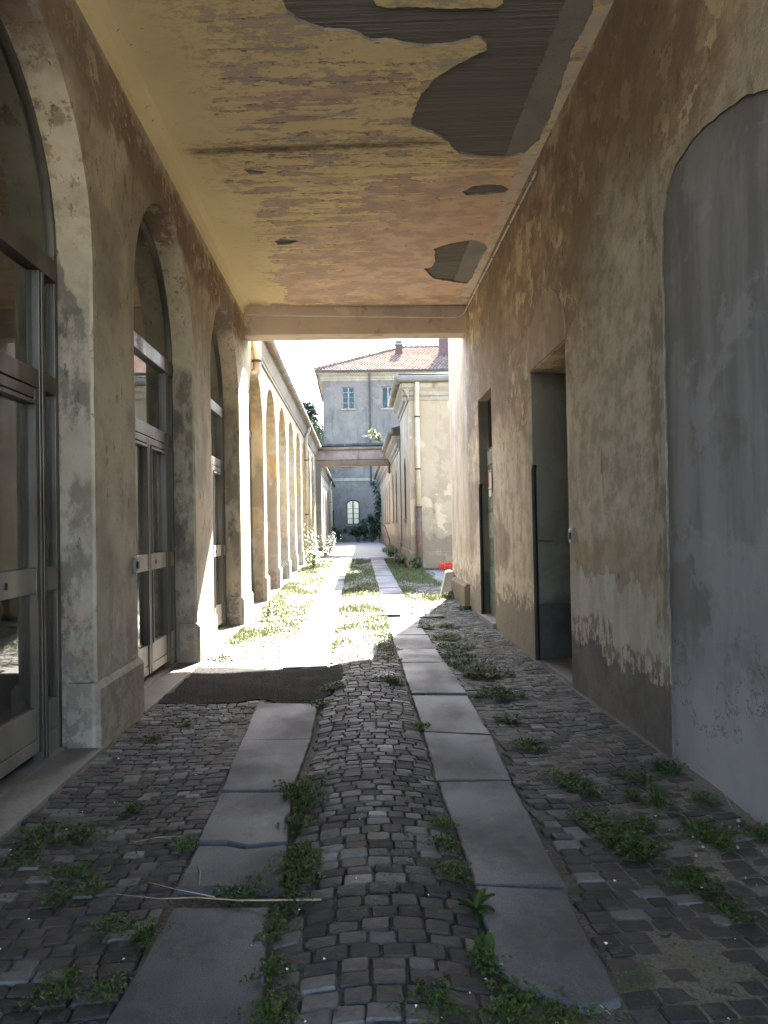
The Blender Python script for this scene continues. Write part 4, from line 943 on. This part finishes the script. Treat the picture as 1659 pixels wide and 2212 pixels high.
for q in tiles[:290]:
    o = bpy.data.objects.new('roof_tile', tme); COL.objects.link(o); o.parent = roof; o.location = (q[0]-LOC[fb.name][0], q[1]-LOC[fb.name][1], q[2]-LOC[fb.name][2]); o.rotation_euler = (ang, 0, random.uniform(-.02, .02))
ts = MB()
for q in tiles[290:]:
    ts.add([(q[0]+v[0], q[1]+v[1]*math.cos(ang)-v[2]*math.sin(ang), q[2]+v[1]*math.sin(ang)+v[2]*math.cos(ang)) for v in tv], tf)
o = ts.build('upper_roof_tiles', MT['tile'], roof, fix=False); o['kind'] = 'stuff'
hd = Vector((DEP, DEP, DEP*PIT)); n = 26
for i in range(n):
    a = Vector((x0, y0, EZ+.04)) + hd*(i/n); b = a + hd/n*1.15 + Vector((0, 0, -.02))
    MB().tube([a+Vector((0, 0, .08)), b], [.15, .09], 8).build('hip_tile', MT['tile'], roof)
for i in range(14):
    MB().tube([(hx+i*.42, y0+DEP, EZ+DEP*PIT+.06), (hx+i*.42+.46, y0+DEP, EZ+DEP*PIT+.03)], [.14, .11], 8).build('ridge_tile', MT['tile'], roof)
ch = MB().box(3.3, 3.85, 64.0, 64.6, 14.6, 16.1).build('chimney', MT['brick'], roof, bevel=.02); MB().box(3.24, 3.91, 63.94, 64.66, 16.1, 16.22).build('chimney_cap', MT['conc'], ch); MB().box(3.3, 3.85, 64.0, 64.6, 16.221, 16.42).build('chimney_pot', MT['brick'], ch)
ch = MB().box(6.75, 8.3, 63.4, 64.2, 14.3, 19).build('chimney', MT['brick'], roof, bevel=.02); MB().box(6.65, 8.4, 63.3, 64.3, 19, 19.2).build('chimney_cap', MT['conc'], ch)

# ------------------------------------------------------------------ curtains
def curtain(y0, y1, z0, z1, amp, mat, label, x=-2.24):
    m = MB(); n = int((y1-y0)/.03); v = []
    for i in range(n+1):
        y = y0+(y1-y0)*i/n; d = amp*math.sin(y*38+math.sin(y*9))+amp*.4*math.sin(y*83)
        for z in (z0, z1): v.append((x+d, y, z))
    for i in range(n+1):
        y = y0+(y1-y0)*i/n; d = amp*math.sin(y*38+math.sin(y*9))+amp*.4*math.sin(y*83)
        for z in (z0, z1): v.append((x+d-.006, y, z))
    k = 2*(n+1); f = []
    for i in range(n): f += [(2*i, 2*i+2, 2*i+3, 2*i+1), (k+2*i, k+2*i+1, k+2*i+3, k+2*i+2)]
    tag(m.add(v, f).build('curtain', mat, smooth=True, fix=False), label, 'curtain', 'curtains behind the glazed doors')
curtain(3.3, 5.1, .2, 3.2, .022, MT['curtain'], 'pleated beige curtain hanging behind the nearest glazed door')
curtain(6.82, 8.98, .2, 2.5, .004, MT['film'], 'flat pale curtain behind the middle glazed door')
curtain(10.32, 12.56, .2, 2.5, .004, MT['film'], 'flat pale curtain behind the glazed door nearest the sunny yard')

# ------------------------------------------------------------------ plants
def leaf(m, p, d, L, w, droop=.25, mi=0):
    """a folded, drooping leaf of four triangles"""
    d = Vector(d).normalized(); s = d.cross(Vector((0, 0, 1)))
    s = s.normalized() if s.length > 1e-3 else Vector((1, 0, 0)); u = s.cross(d)
    p = Vector(p); a = p + d*L*.5 + u*L*.06; t = p + d*L - Vector((0, 0, droop*L))
    m.add([p, a + s*w*.5 + u*w*.15, t, a - s*w*.5 + u*w*.15, a - Vector((0, 0, .02*L))], [(0, 4, 1), (1, 4, 2), (2, 4, 3), (3, 4, 0)], mi)
def rdir(r, lo=-.1, hi=.9):
    a = r.uniform(0, 2*math.pi); z = r.uniform(lo, hi); k = math.sqrt(max(0, 1-z*z)); return (k*math.cos(a), k*math.sin(a), z)
def weed(x, y, rad, h, n, L, mat, label, seed, group='weeds growing between the paving stones', name='weed_clump', cat='weed'):
    r = random.Random(seed); m = MB()
    for i in range(n):
        a = r.uniform(0, 2*math.pi); q = rad*math.sqrt(r.random()); bx = x+q*math.cos(a)*(1+.4*math.sin(a*3+seed)); by = y+q*math.sin(a)*1.25
        z = Hh(bx, by)+h*r.random()**1.3*(1-.5*q/rad)
        l = L*r.uniform(.6, 1.3); leaf(m, (bx, by, z), rdir(r, -.2, .8), l, l*r.uniform(.55, .85), .15)
    for i in range(max(3, n//14)):
        a = r.uniform(0, 2*math.pi); q = rad*.6*r.random(); bx, by = x+q*math.cos(a), y+q*math.sin(a)
        m.tube([(bx, by, Hh(bx, by)-.01), (bx+r.uniform(-.02, .02), by+r.uniform(-.02, .02), Hh(bx, by)+h*.8)], .0025, 4)
    return tag(m.build(name, mat, fix=False), label, cat, group)
W = [(-1.53, 5.92, .07, .04, 60, 'small dark weed at the foot of the first ochre pier'), (-1.25, 4.44, .07, .05, 60, 'lone small weed amid setts beside the third granite slab'),
     (-1.6, 4.07, .13, .05, 130, 'low weed patch next to the stone threshold of the nearest door'), (-1.40, 4.08, .11, .05, 120, 'brownish weed patch one step from the nearest threshold'),
     (-1.57, 3.80, .09, .04, 80, 'dim weed beside the nearest door threshold in deep shade'), (-1.30, 3.64, .1, .04, 90, 'spreading weed amid dark setts beside the dry twig'),
     (-1.15, 3.48, .06, .05, 60, 'bright small weed close to the tip of the dry twig'), (-1.27, 3.42, .08, .04, 70, 'flat weed amid dark setts left of the bright small weed'),
     (-.36, 4.57, .13, .1, 260, 'largest bushy weed between the granite slab and the crowned setts'), (-.30, 4.36, .1, .07, 150, 'weed right in front of the largest bushy weed'),
     (-.34, 4.08, .09, .06, 130, 'weed at the joint of the cracked granite slab'), (-.30, 3.66, .1, .07, 150, 'weed beside the cracked slab edge by the crowned setts'),
     (-.29, 3.48, .13, .08, 230, 'dense weed beside the gap between two granite slabs'), (-.83, 3.88, .08, .05, 110, 'weed at the outer corner of the cracked granite slab'),
     (-.50, 3.34, .1, .05, 120, 'weed filling the gap between the two nearest slabs'), (-.30, 3.2, .09, .04, 100, 'weed where the dry twig crosses the slab edge'),
     (-.33, 3.02, .07, .04, 80, 'thin weed along the nearest slab edge below the twig'), (-.32, 2.74, .07, .05, 80, 'weed halfway along the nearest slab edge'),
     (-.3, 2.5, .1, .06, 130, 'weed at the very bottom beside the nearest slab'), (-.97, 3.13, .08, .035, 70, 'weed in setts just below the dry twig'),
     (-.82, 3.06, .08, .04, 80, 'weed running along the outer edge of the nearest slab'), (-.84, 2.7, .07, .04, 70, 'weed low along the outer edge of the nearest slab'),
     (-1.02, 2.72, .1, .05, 110, 'leafy weed in the dark setts at the lower corner'), (-.37, 6.84, .1, .05, 120, 'weed at the ragged end of the asphalt patch'),
     (-.24, 7.5, .1, .05, 120, 'weed at the shaded rim of the asphalt patch'), (-1.35, 6.35, .05, .04, 40, 'tiny weed amid setts near the asphalt patch'),
     (1.22, 9.98, .2, .09, 300, 'weed patch amid setts where the shadow edge starts'), (1.14, 8.66, .22, .1, 380, 'broad weed mat along setts before the dark doorway'), (1.24, 8.15, .24, .1, 420, 'broadest weed mat level with the dark doorway'),
     (1.22, 7.15, .2, .09, 340, 'dark thick weed mat opposite the dark doorway edge'), (1.14, 5.45, .12, .07, 170, 'upright weed in setts beside the third right slab'), (1.14, 6.22, .09, .05, 110, 'weed amid pale setts beside the slab joint'),
     (1.2, 4.71, .13, .06, 200, 'broad weed amid sandy setts facing the grey arch'), (1.27, 4.5, .1, .05, 140, 'weed adjoining the sandy strip before the grey arch'), (1.62, 4.71, .11, .04, 130, 'flat weed near the foot of the grey arch edge'),
     (1.84, 4.84, .09, .06, 120, 'weed tucked into the corner under the wall arris'), (1.57, 4.27, .07, .16, 110, 'taller upright weed amid setts before the grey arch'), (1.48, 4.4, .06, .06, 60, 'small weed beside the taller upright weed'),
     (1.16, 4.08, .1, .05, 140, 'weed along the dirt covered setts beside the long slab'), (1.24, 3.9, .13, .06, 210, 'weed in the thick band crossing the shaded setts'), (1.24, 3.72, 0.128, 0.08, 540, 'bushiest weed of the band on the shaded setts'), (1.39, 3.98, .06, .07, 130, 'upright weed behind the bushiest weed of the band'),
     (1.64, 3.86, .13, .08, 190, 'dark weed on the soil heap under the grey arch'), (1.37, 3.37, .12, .07, 220, 'round leafy weed on setts with white crumbs'), (1.42, 3.1, .08, .05, 100, 'weed in the dark setts close to the lower corner'),
     (1.9, 3.8, .08, .06, 100, 'weed against the foot of the grey arch'), (1.68, 3.72, .06, .05, 60, 'sprig beside the white plaster crumbs'), (1.83, 4.28, .06, .07, 60, 'sprig in soil at the grey wall foot'),
     (.395, 4.0, .06, .05, 90, 'weed along the long slab edge by the crowned setts'), (.385, 3.74, .07, .05, 110, 'weed at the long slab edge in the middle'), (.385, 3.42, .08, .06, 140, 'weed with round leaves above the dandelion'),
     (.41, 2.72, .07, .06, 110, 'weed beside the broken slab corner'), (.47, 2.55, .08, .05, 120, 'weed along the broken slab end'), (.60, 2.47, .1, .04, 120, 'weed under the broken slab end'), (.41, 2.44, .06, .08, 70, 'sprout on bare soil below the broken slab'), (.2, 2.46, .1, .04, 100, 'weed among the nearest crowned setts'),
     (.29, 7.66, .12, .05, 150, 'weed on the crowned setts near the shadow edge'), (.46, 6.0, .08, .04, 80, 'weed at the joint of two lit slabs'), (.61, 7.18, .05, .02, 30, 'tiny weed inside the slab joint'),
     (.33, 9.7, .13, .06, 170, 'weed on the setts at the corner of the sunlight'), (1.2, 10.85, .2, .08, 260, 'weed mat at the tip of the sunlit paving'), (1.15, 9.35, .16, .08, 240, 'weed mat between the two broad ones by the slab'), (1.32, 12.0, .16, .07, 190, 'weed in setts before the green door'),
     (.99, 11.8, .12, .06, 150, 'weed at the end of the shaded slabs'), (1.85, 16.0, .15, .2, 220, 'dark weed at the foot of the guard stone'), (1.85, 14.1, .12, .08, 150, 'weed at the near end of the low plinth')]
for i, (x, y, rad, h, n, lb) in enumerate(W): weed(x, y, rad, h*.8, int(n*(1.8 if y < 7 else 2.6)), (.012+.003*y) if y < 6 else .034, MT['leaf'], lb, 200+i)
weed(-1.6, 9.5, .16, .06, 220, .035, MT['leaf_y'], 'sunlit yellow green weed at the foot of the second pier', 500)
# the dandelion and the dock beside the broken slab
dn = thing('dandelion', (.43, 3.13, .01), 'dandelion rosette with long toothed leaves beside the nearest slab', 'plant')
r = random.Random(4)
for i in range(13):
    a = i*2.4; e = r.uniform(.15, .9); m = MB(); d = Vector((math.cos(a)*math.cos(e), math.sin(a)*math.cos(e), math.sin(e))); L = r.uniform(.08, .13); s = d.cross(Vector((0, 0, 1))).normalized(); b = Vector((.43, 3.13, .012)); v = []; n = 6
    for k in range(n+1):
        t = k/n; c = b + d*L*t - Vector((0, 0, .5*L*t*t*math.cos(e))); w = .003 + .015*math.sin(math.pi*min(1, t*.95+.03))*(1 if k % 2 else .72)
        v += [c-s*w+Vector((0, 0, .006)), c-Vector((0, 0, .002)), c+s*w+Vector((0, 0, .006))]
    f = []
    for k in range(n): f += [(3*k, 3*k+1, 3*k+4, 3*k+3), (3*k+1, 3*k+2, 3*k+5, 3*k+4)]
    m.add(v, f).build('leaf', MT['dandelion'], dn, smooth=True, fix=False)
dk = thing('dock_plant', (.42, 2.76, .01), 'light green dock plant with two upright broad leaves by the slab edge', 'plant')
for i, (px, py, dz, L) in enumerate(((.41, 2.9, .06, .12), (.45, 2.9, .08, .11), (.40, 2.8, .03, .09), (.45, 2.70, .02, .08))):
    m = MB(); d = Vector((px-.42, py-2.76, dz)).normalized(); s = d.cross(Vector((.2, -.3, 1))).normalized(); b = Vector((.42, 2.76, .012)); v = []; n = 6
    for k in range(n+1):
        t = k/n; c = b + d*L*t; w = .002+.018*math.sin(math.pi*max(0, t-.1)/.95) if t > .1 else .003
        v += [c-s*w, c-Vector((0, 0, .003)), c+s*w]
    f = []
    for k in range(n): f += [(3*k, 3*k+1, 3*k+4, 3*k+3), (3*k+1, 3*k+2, 3*k+5, 3*k+4)]
    m.add(v, f).build('leaf', MT['dandelion'], dk, smooth=True, fix=False)
# tiny plants in the joints, uncountable
def cover(name, n, region, mat, L, hmax, seed, thr=-.05, blade=False, cl=1.3):
    r = random.Random(seed); m = MB(); k = 0; tries = 0
    while k < n and tries < n*30:
        tries += 1; x, y = region(r)
        if mnoise.noise((x*cl, y*cl*.7, seed*1.3)) < thr + r.uniform(-.12, .12): continue
        if any(inpoly(x, y, p) for p in SLB if abs(p[0][1]-y) < 2.2): continue
        k += 1; z = Hh(x, y)
        if blade:
            a = r.uniform(0, 6.28); h = hmax*r.uniform(.4, 1.1); lx, ly = math.cos(a)*h*.5*r.random(), math.sin(a)*h*.5*r.random(); w = .006+.006*r.random(); sx, sy = -math.sin(a)*w, math.cos(a)*w
            m.add([(x-sx, y-sy, z-.02), (x+sx, y+sy, z-.02), (x+lx*.4+sx*.7, y+ly*.4+sy*.7, z+h*.6), (x+lx*.4-sx*.7, y+ly*.4-sy*.7, z+h*.6), (x+lx, y+ly, z+h)], [(0, 1, 2, 3), (3, 2, 4)])
        else:
            l = L*r.uniform(.6, 1.3); leaf(m, (x, y, z+hmax*r.random()**2), rdir(r, 0, .9), l, l*.5, .2)
    o = m.build(name, mat, fix=False); struct(o, 'stuff'); return o
cover('joint_weeds', 2600, lambda r: (r.uniform(-1.75, 1.9), r.uniform(2.2, 9)), MT['leaf'], .018, .012, 61, .3, cl=2.4)
cover('joint_weeds', 2200, lambda r: (r.uniform(.95, 1.9), r.uniform(8, 14)), MT['leaf'], .03, .03, 62, .12, cl=1.6)
cover('yard_grass', 5500, lambda r: (-1.76+.86*r.random()**1.15, r.uniform(10.6, 29.5)**1.0), MT['grass'], .05, .075, 63, -.12, True)
cover('yard_grass', 4500, lambda r: (r.uniform(-.36, .45), r.uniform(9.3, 29.5)), MT['grass'], .05, .065, 64, .0, True)
cover('yard_grass', 5000, lambda r: (r.uniform(.93, 1.9), r.uniform(15.5, 29)), MT['grass'], .05, .1, 65, -.1, True)
cover('yard_clover', 7000, lambda r: (-1.76+.88*r.random(), r.uniform(10.4, 29.5)), MT['leaf_y'], .05, .05, 66, -.02)
cover('yard_clover', 7000, lambda r: (r.uniform(-.38, .46), r.uniform(8.8, 29.5)), MT['leaf_y'], .045, .045, 67, .0)
cover('yard_clover', 3500, lambda r: (r.uniform(.95, 1.8), r.uniform(13, 29)), MT['leaf_y'], .05, .05, 68, .05)
# white litter
m = MB(); r = random.Random(9)
for i in range(80):
    x, y = r.uniform(-1.7, 1.9), 2.3+4.5*r.random()**1.5; s = r.uniform(.003, .009); z = Hh(x, y)+.006; a = r.uniform(0, 3)
    c_, s_ = math.cos(a)*s, math.sin(a)*s
    m.add([(x-c_, y-s_, z), (x+s_, y-c_, z+.003), (x+c_, y+s_, z+.001), (x-s_, y+c_, z+.004), (x, y, z+.006)], [(0, 1, 4), (1, 2, 4), (2, 3, 4), (3, 0, 4)])
struct(m.build('petal_litter', MT['petal'], fix=False), 'stuff')
m = MB()
for i in range(30):
    x, y = r.uniform(1.5, 1.95), r.uniform(3.3, 4.0); s = .003+.009*r.random()**3; z = Hh(x, y)
    m.add([(x-s, y-s, z-.01), (x+s, y-s*.8, z-.01), (x+s*.9, y+s, z-.01), (x-s, y+s, z-.01), (x-s*.5, y-s*.4, z+s*.9), (x+s*.6, y-s*.4, z+s*.7), (x+s*.5, y+s*.6, z+s), (x-s*.5, y+s*.5, z+s*.8)], [(0, 1, 5, 4), (1, 2, 6, 5), (2, 3, 7, 6), (3, 0, 4, 7), (4, 5, 6, 7)])
struct(m.build('plaster_crumbs', MT['conc_l'], fix=False), 'stuff')
# twigs
def twig(pts, r0, label, seed, mat='twig'):
    m = MB(); p = [(x, y, Hh(x, y)+.012+z) for x, y, z in pts]; m.tube(p, [r0*(1-.7*i/(len(p)-1)) for i in range(len(p))], 6)
    tag(m.build('twig', MT[mat], smooth=True, fix=False), label, 'twig', 'dry twigs lying on the paving')
twig([(-.17, 3.17, .0), (-.49, 3.25, .012), (-.68, 3.30, .008), (-.83, 3.31, .004), (-1.02, 3.37, .01)], .0042, 'longest pale twig lying across the slab gap', 1)
twig([(-.6, 3.28, .016), (-.77, 3.36, .016), (-.98, 3.50, .012)], .003, 'forked brown twig crossing the longest twig', 2)
twig([(-.87, 3.98, .0), (-.99, 3.97, .008), (-1.10, 3.93, .006)], .004, 'short straw lying on setts beside the cracked slab', 3)
twig([(-.69, 3.41, .0), (-.70, 3.48, .006), (-.71, 3.54, .008), (-.735, 3.6, .006), (-.74, 3.67, .004)], .0035, 'thin curved straw lying on the cracked slab', 4)
twig([(.66, 2.66, .004), (.70, 2.53, .006), (.735, 2.43, .004)], .004, 'thin straw on the end of the broken slab', 5)
twig([(1.86, 4.6, .1), (1.875, 4.45, .14), (1.9, 4.2, .06), (1.9, 4.1, .01)], .003, 'wiry dead stem leaning on the grey wall foot', 6)
# tall sunlit weeds by the arcade
def tall_weed(x, y, h, n, L, w, label, seed, mat='leaf_y', name='tall_weed', spread=.12):
    r = random.Random(seed); z0 = Hh(x, y); t = thing(name, (x, y, z0), label, 'plant', 'tall weeds by the sunny arcade'); st = MB(); lf = MB()
    for k in range(n):
        hx_, hy_ = r.uniform(-spread, spread), r.uniform(-spread, spread); hh = h*r.uniform(.65, 1.05); pts = [(x+hx_*.5*q+hx_*.3, y+hy_*.5*q+hy_*.3, z0+hh*q) for q in (0, .33, .66, 1)]
        st.tube(pts, [.009, .008, .006, .003], 5)
        for q in range(int(hh/.055)):
            tq = .12+.88*q/(hh/.055); p = (x+hx_*.5*tq+hx_*.3, y+hy_*.5*tq+hy_*.3, z0+hh*tq); a = q*2.2+k
            l = L*(1.15-.5*tq)*r.uniform(.8, 1.2); leaf(lf, p, (math.cos(a), math.sin(a), .25), l, l*w, .35)
    st.build('stem', MT['stem'], t, fix=False); lf.build('foliage', MT[mat], t, fix=False)
tall_weed(-1.52, 24.3, 1.55, 3, .2, .3, 'tall leafy weed before the fifth outdoor arch', 1)
tall_weed(-1.5, 26.6, 1.6, 3, .19, .28, 'tallest spindly weed beside the white downpipe', 2, spread=.18)
tall_weed(-1.45, 25.2, .8, 6, .22, .5, 'bushy bright weed under the two spindly ones', 3, spread=.22)
tall_weed(-1.55, 13.6, .28, 4, .12, .5, 'short sunlit weed at the foot of the passage mouth pier', 6, spread=.1)
tall_weed(-1.25, 31.8, .75, 8, .17, .55, 'white flowering bush before the bridge abutment', 4, 'leaf_y', 'flowering_bush', .4)
tall_weed(-1.15, 33.5, 1.0, 8, .16, .55, 'leafy pale bush beside the track end under the bridge', 5, 'leaf_y', 'flowering_bush', .35)
fl = MB(); r = random.Random(77)
for i in range(170):
    x, y = -1.3+r.gauss(0, .28), 31.6+r.gauss(0, .35); z = Hh(x, y)+r.uniform(.3, .85); s = r.uniform(.02, .05)
    fl.add([(x-s, y, z), (x, y-s, z+.02), (x+s, y, z), (x, y+s, z+.03), (x, y, z+.03)], [(0, 1, 4), (1, 2, 4), (2, 3, 4), (3, 0, 4)])
tag(fl.build('flower_heads', MT['petal'], fix=False), 'white flower heads over the bush before the bridge abutment', 'flowers')
# arched bramble, ivy and bushes at the far right
bm2 = thing('bramble', (1.2, 33, .4), 'bare arched bramble stem leaning out from the low wing wall', 'plant')
MB().tube([(1.35, 33.2, .4), (1.3, 33.2, 1.0), (1.15, 33.3, 1.5), (.85, 33.5, 1.85), (.6, 33.6, 2.0)], [.025, .022, .018, .013, .006], 6).build('stem', MT['bark'], bm2)
MB().tube([(1.3, 34.2, .4), (1.0, 34.6, 1.2), (.75, 35, 1.6)], [.015, .012, .005], 6).build('stem', MT['bark'], bm2)
def bush(x, y, rx, ry, h, n, L, mat, label, seed, z0=None, name='bush', trunk=True, group='bushes at the far end of the yard', cat='bush'):
    r = random.Random(seed); z0 = Hh(x, y) if z0 is None else z0; t = thing(name, (x, y, z0), label, cat, group); lf = MB()
    cl = [(r.gauss(0, .5)*rx, r.gauss(0, .5)*ry, h*r.uniform(.15, .9), r.uniform(.25, .5)) for _ in range(14)]
    for i in range(n):
        c = r.choice(cl); d = Vector((r.gauss(0, 1), r.gauss(0, 1), r.gauss(0, 1))).normalized()*c[3]*r.random()**.4
        p = (x+c[0]+d.x*rx, y+c[1]+d.y*ry, max(z0+.02, z0+c[2]+d.z*h*.5)); l = L*r.uniform(.6, 1.3); leaf(lf, p, rdir(r, -.5, .7), l, l*.6, .3)
    if trunk:
        st = MB()
        for c in cl[:7]: st.tube([(x+r.uniform(-.1, .1)*rx, y, z0-.05), (x+c[0]*.6, y+c[1]*.6, z0+c[2]*.6), (x+c[0], y+c[1], z0+c[2])], [.03, .02, .008], 5)
        st.build('stem', MT['bark'], t, fix=False)
    lf.build('foliage', MT[mat], t, fix=False); return t
bush(1.0, 56, 1.0, 1.2, 1.9, 1500, .2, 'leaf_d', 'dark bush against the shaded plinth of the far building', 1)
bush(-.0, 57.5, .5, .5, 1.3, 600, .18, 'leaf_d', 'pointed dark shrub under the arched window', 2)
bush(1.3, 31.5, .28, 1.8, .42, 900, .09, 'leaf', 'green shrub along the foot of the low wing', 3)
bush(1.4, 27, .25, 1.6, .3, 700, .08, 'leaf', 'green undergrowth along the foot of the corner wing', 4)
bush(1.62, 23.4, .22, .2, .45, 300, .08, 'leaf', 'weedy shrub around the brown drain pipe foot', 5)
bush(-1.6, 56, .4, 1.2, 1.1, 500, .18, 'leaf_d', 'dark shrub beside the thin black post', 6)
bush(1.9, 54, .5, 2.0, 4.2, 2200, .24, 'leaf_d', 'dark climbing plant covering the end of the low wing', 7, name='climbing_plant', cat='plant')
bush(1.75, 57.8, .6, .8, 4.6, 1500, .24, 'leaf_d', 'dark ivy hanging before the green far door', 8, name='climbing_plant', cat='plant')
# sapling rooted in the bridge gutter
sp = thing('sapling', (1.3, 36.2, 5.15), 'sunlit sapling sprouting from the roof edge above the bridge', 'plant')
st = MB(); lf = MB(); r = random.Random(12)
for k in range(7):
    tip = (1.3-r.uniform(.15, .95), 36.2+r.uniform(-.2, .5), 5.3+r.uniform(.1, .75)); mid = (1.15, 36.3, 5.35)
    st.tube([(1.3, 36.2, 5.12), mid, tip], [.015, .011, .004], 5)
    for q in range(24):
        t = r.uniform(.25, 1); p = [mid[i]+(tip[i]-mid[i])*t for i in range(3)]; l = r.uniform(.08, .15); leaf(lf, [p[0]+r.uniform(-.05, .05), p[1]+r.uniform(-.05, .05), p[2]], rdir(r, -.3, .8), l, l*.7)
st.build('stem', MT['bark'], sp, fix=False); lf.build('foliage', MT['leaf_y'], sp, fix=False)
# trees behind the arcade
def cedar(x, y, h, rad, label, seed):
    r = random.Random(seed); z0 = .4; t = thing('cedar_tree', (x, y, z0), label, 'tree', 'trees beyond the arcade roof'); tr = MB(); lf = MB()
    tr.tube([(x, y, z0-.2), (x+.1, y, z0+h*.5), (x, y, z0+h)], [.35, .22, .04], 8)
    n = int(h/.75)
    for k in range(n):
        z = z0+h*.25+h*.74*k/n; L = rad*(1.05-.55*k/n)
        for b in range(6):
            a = b*1.05+k*.7+r.uniform(-.3, .3); l = L*r.uniform(.6, 1.1); dx, dy = math.cos(a), math.sin(a); dz = r.uniform(-.05, .22)
            tr.tube([(x, y, z), (x+dx*l*.6, y+dy*l*.6, z+dz*l*.6+.1), (x+dx*l, y+dy*l, z+dz*l)], [.06, .035, .01], 4)
            for q in range(95):
                s = r.uniform(.22, 1.05); w = (1.1-s*.6)*l*.34; o_ = r.uniform(-1, 1)*w; p = (x+dx*l*s-dy*o_, y+dy*l*s+dx*o_, z+dz*l*s+r.gauss(0, .24)+.05); q_ = r.uniform(.3, .55)
                leaf(lf, p, rdir(r, -.1, .5), q_, q_*.35, .15)
    tr.build('trunk', MT['bark'], t, fix=False); lf.build('crown', MT['cedar'], t, fix=False)
cedar(-4.45, 75, 13.0, 2.2, 'blue green cedar standing nearest the arcade roof line', 1)
cedar(-3.7, 84, 11.6, 2.6, 'darker cedar partly hidden by the far building corner', 2)
def small_tree(x, y, h, rad, label, seed):
    r = random.Random(seed); z0 = .4; t = thing('young_tree', (x, y, z0), label, 'tree', 'trees beyond the arcade roof'); tr = MB(); lf = MB()
    tr.tube([(x, y, z0-.2), (x+.05, y, z0+h*.55), (x, y, z0+h*.9)], [.14, .09, .02], 7)
    for k in range(26):
        a = r.uniform(0, 6.28); zz = h*r.uniform(.45, .98); q = rad*math.sqrt(max(.05, 1-((zz/h-.65)/.42)**2))*r.uniform(.4, 1); c = Vector((x+math.cos(a)*q, y+math.sin(a)*q, z0+zz))
        tr.tube([(x, y, z0+zz*.75), tuple(c)], [.03, .008], 4)
        for j in range(70):
            d = Vector((r.gauss(0, 1), r.gauss(0, 1), r.gauss(0, .8)))*.3; l = r.uniform(.1, .2); leaf(lf, c+d, rdir(r, -.4, .7), l, l*.6)
    tr.build('trunk', MT['bark'], t, fix=False); lf.build('crown', MT['leaf_y'], t, fix=False)
small_tree(-3.15, 56, 8.6, 1.0, 'light green young tree behind the arcade gutter', 1)
small_tree(-2.6, 58.3, 7.4, .8, 'bright low tree against the far building corner', 2)

# ------------------------------------------------------------------ red barrier net by the wing wall
nt_ = thing('barrier_net', (2.9, 23.2, .2), 'crumpled bright red plastic barrier net at the wing foot', 'net')
m = MB(); r = random.Random(3)
for k in range(5):
    m.tube([(2.35+i*.16, 23.35-.05*k+r.uniform(-.03, .03), Hh(2.4, 23.3)+.02+.045*k+r.uniform(-.02, .02)) for i in range(8)], .014, 4)
m.build('strands', MT['red'], nt_, fix=False)
m = MB()
for i in range(22):
    x = 2.35+i*.052; m.tube([(x, 23.38, Hh(2.4, 23.3)+.0), (x+r.uniform(-.03, .03), 23.2, Hh(2.4, 23.3)+.1+r.uniform(0, .05)), (x+r.uniform(-.03, .03), 23.15, Hh(2.4, 23.3)+r.uniform(.15, .26))], .011, 4)
m.build('mesh_bars', MT['red'], nt_, fix=False)
rw = MB()
for i in range(5): rw.box(1.9+i*.27, 2.15+i*.27, 23.42, 23.55, .15, Hh(2.2, 23.4)+.05)
tag(rw.build('brick_kerb', MT['brick'], bevel=.01), 'short row of dark bricks behind the red net', 'kerb')
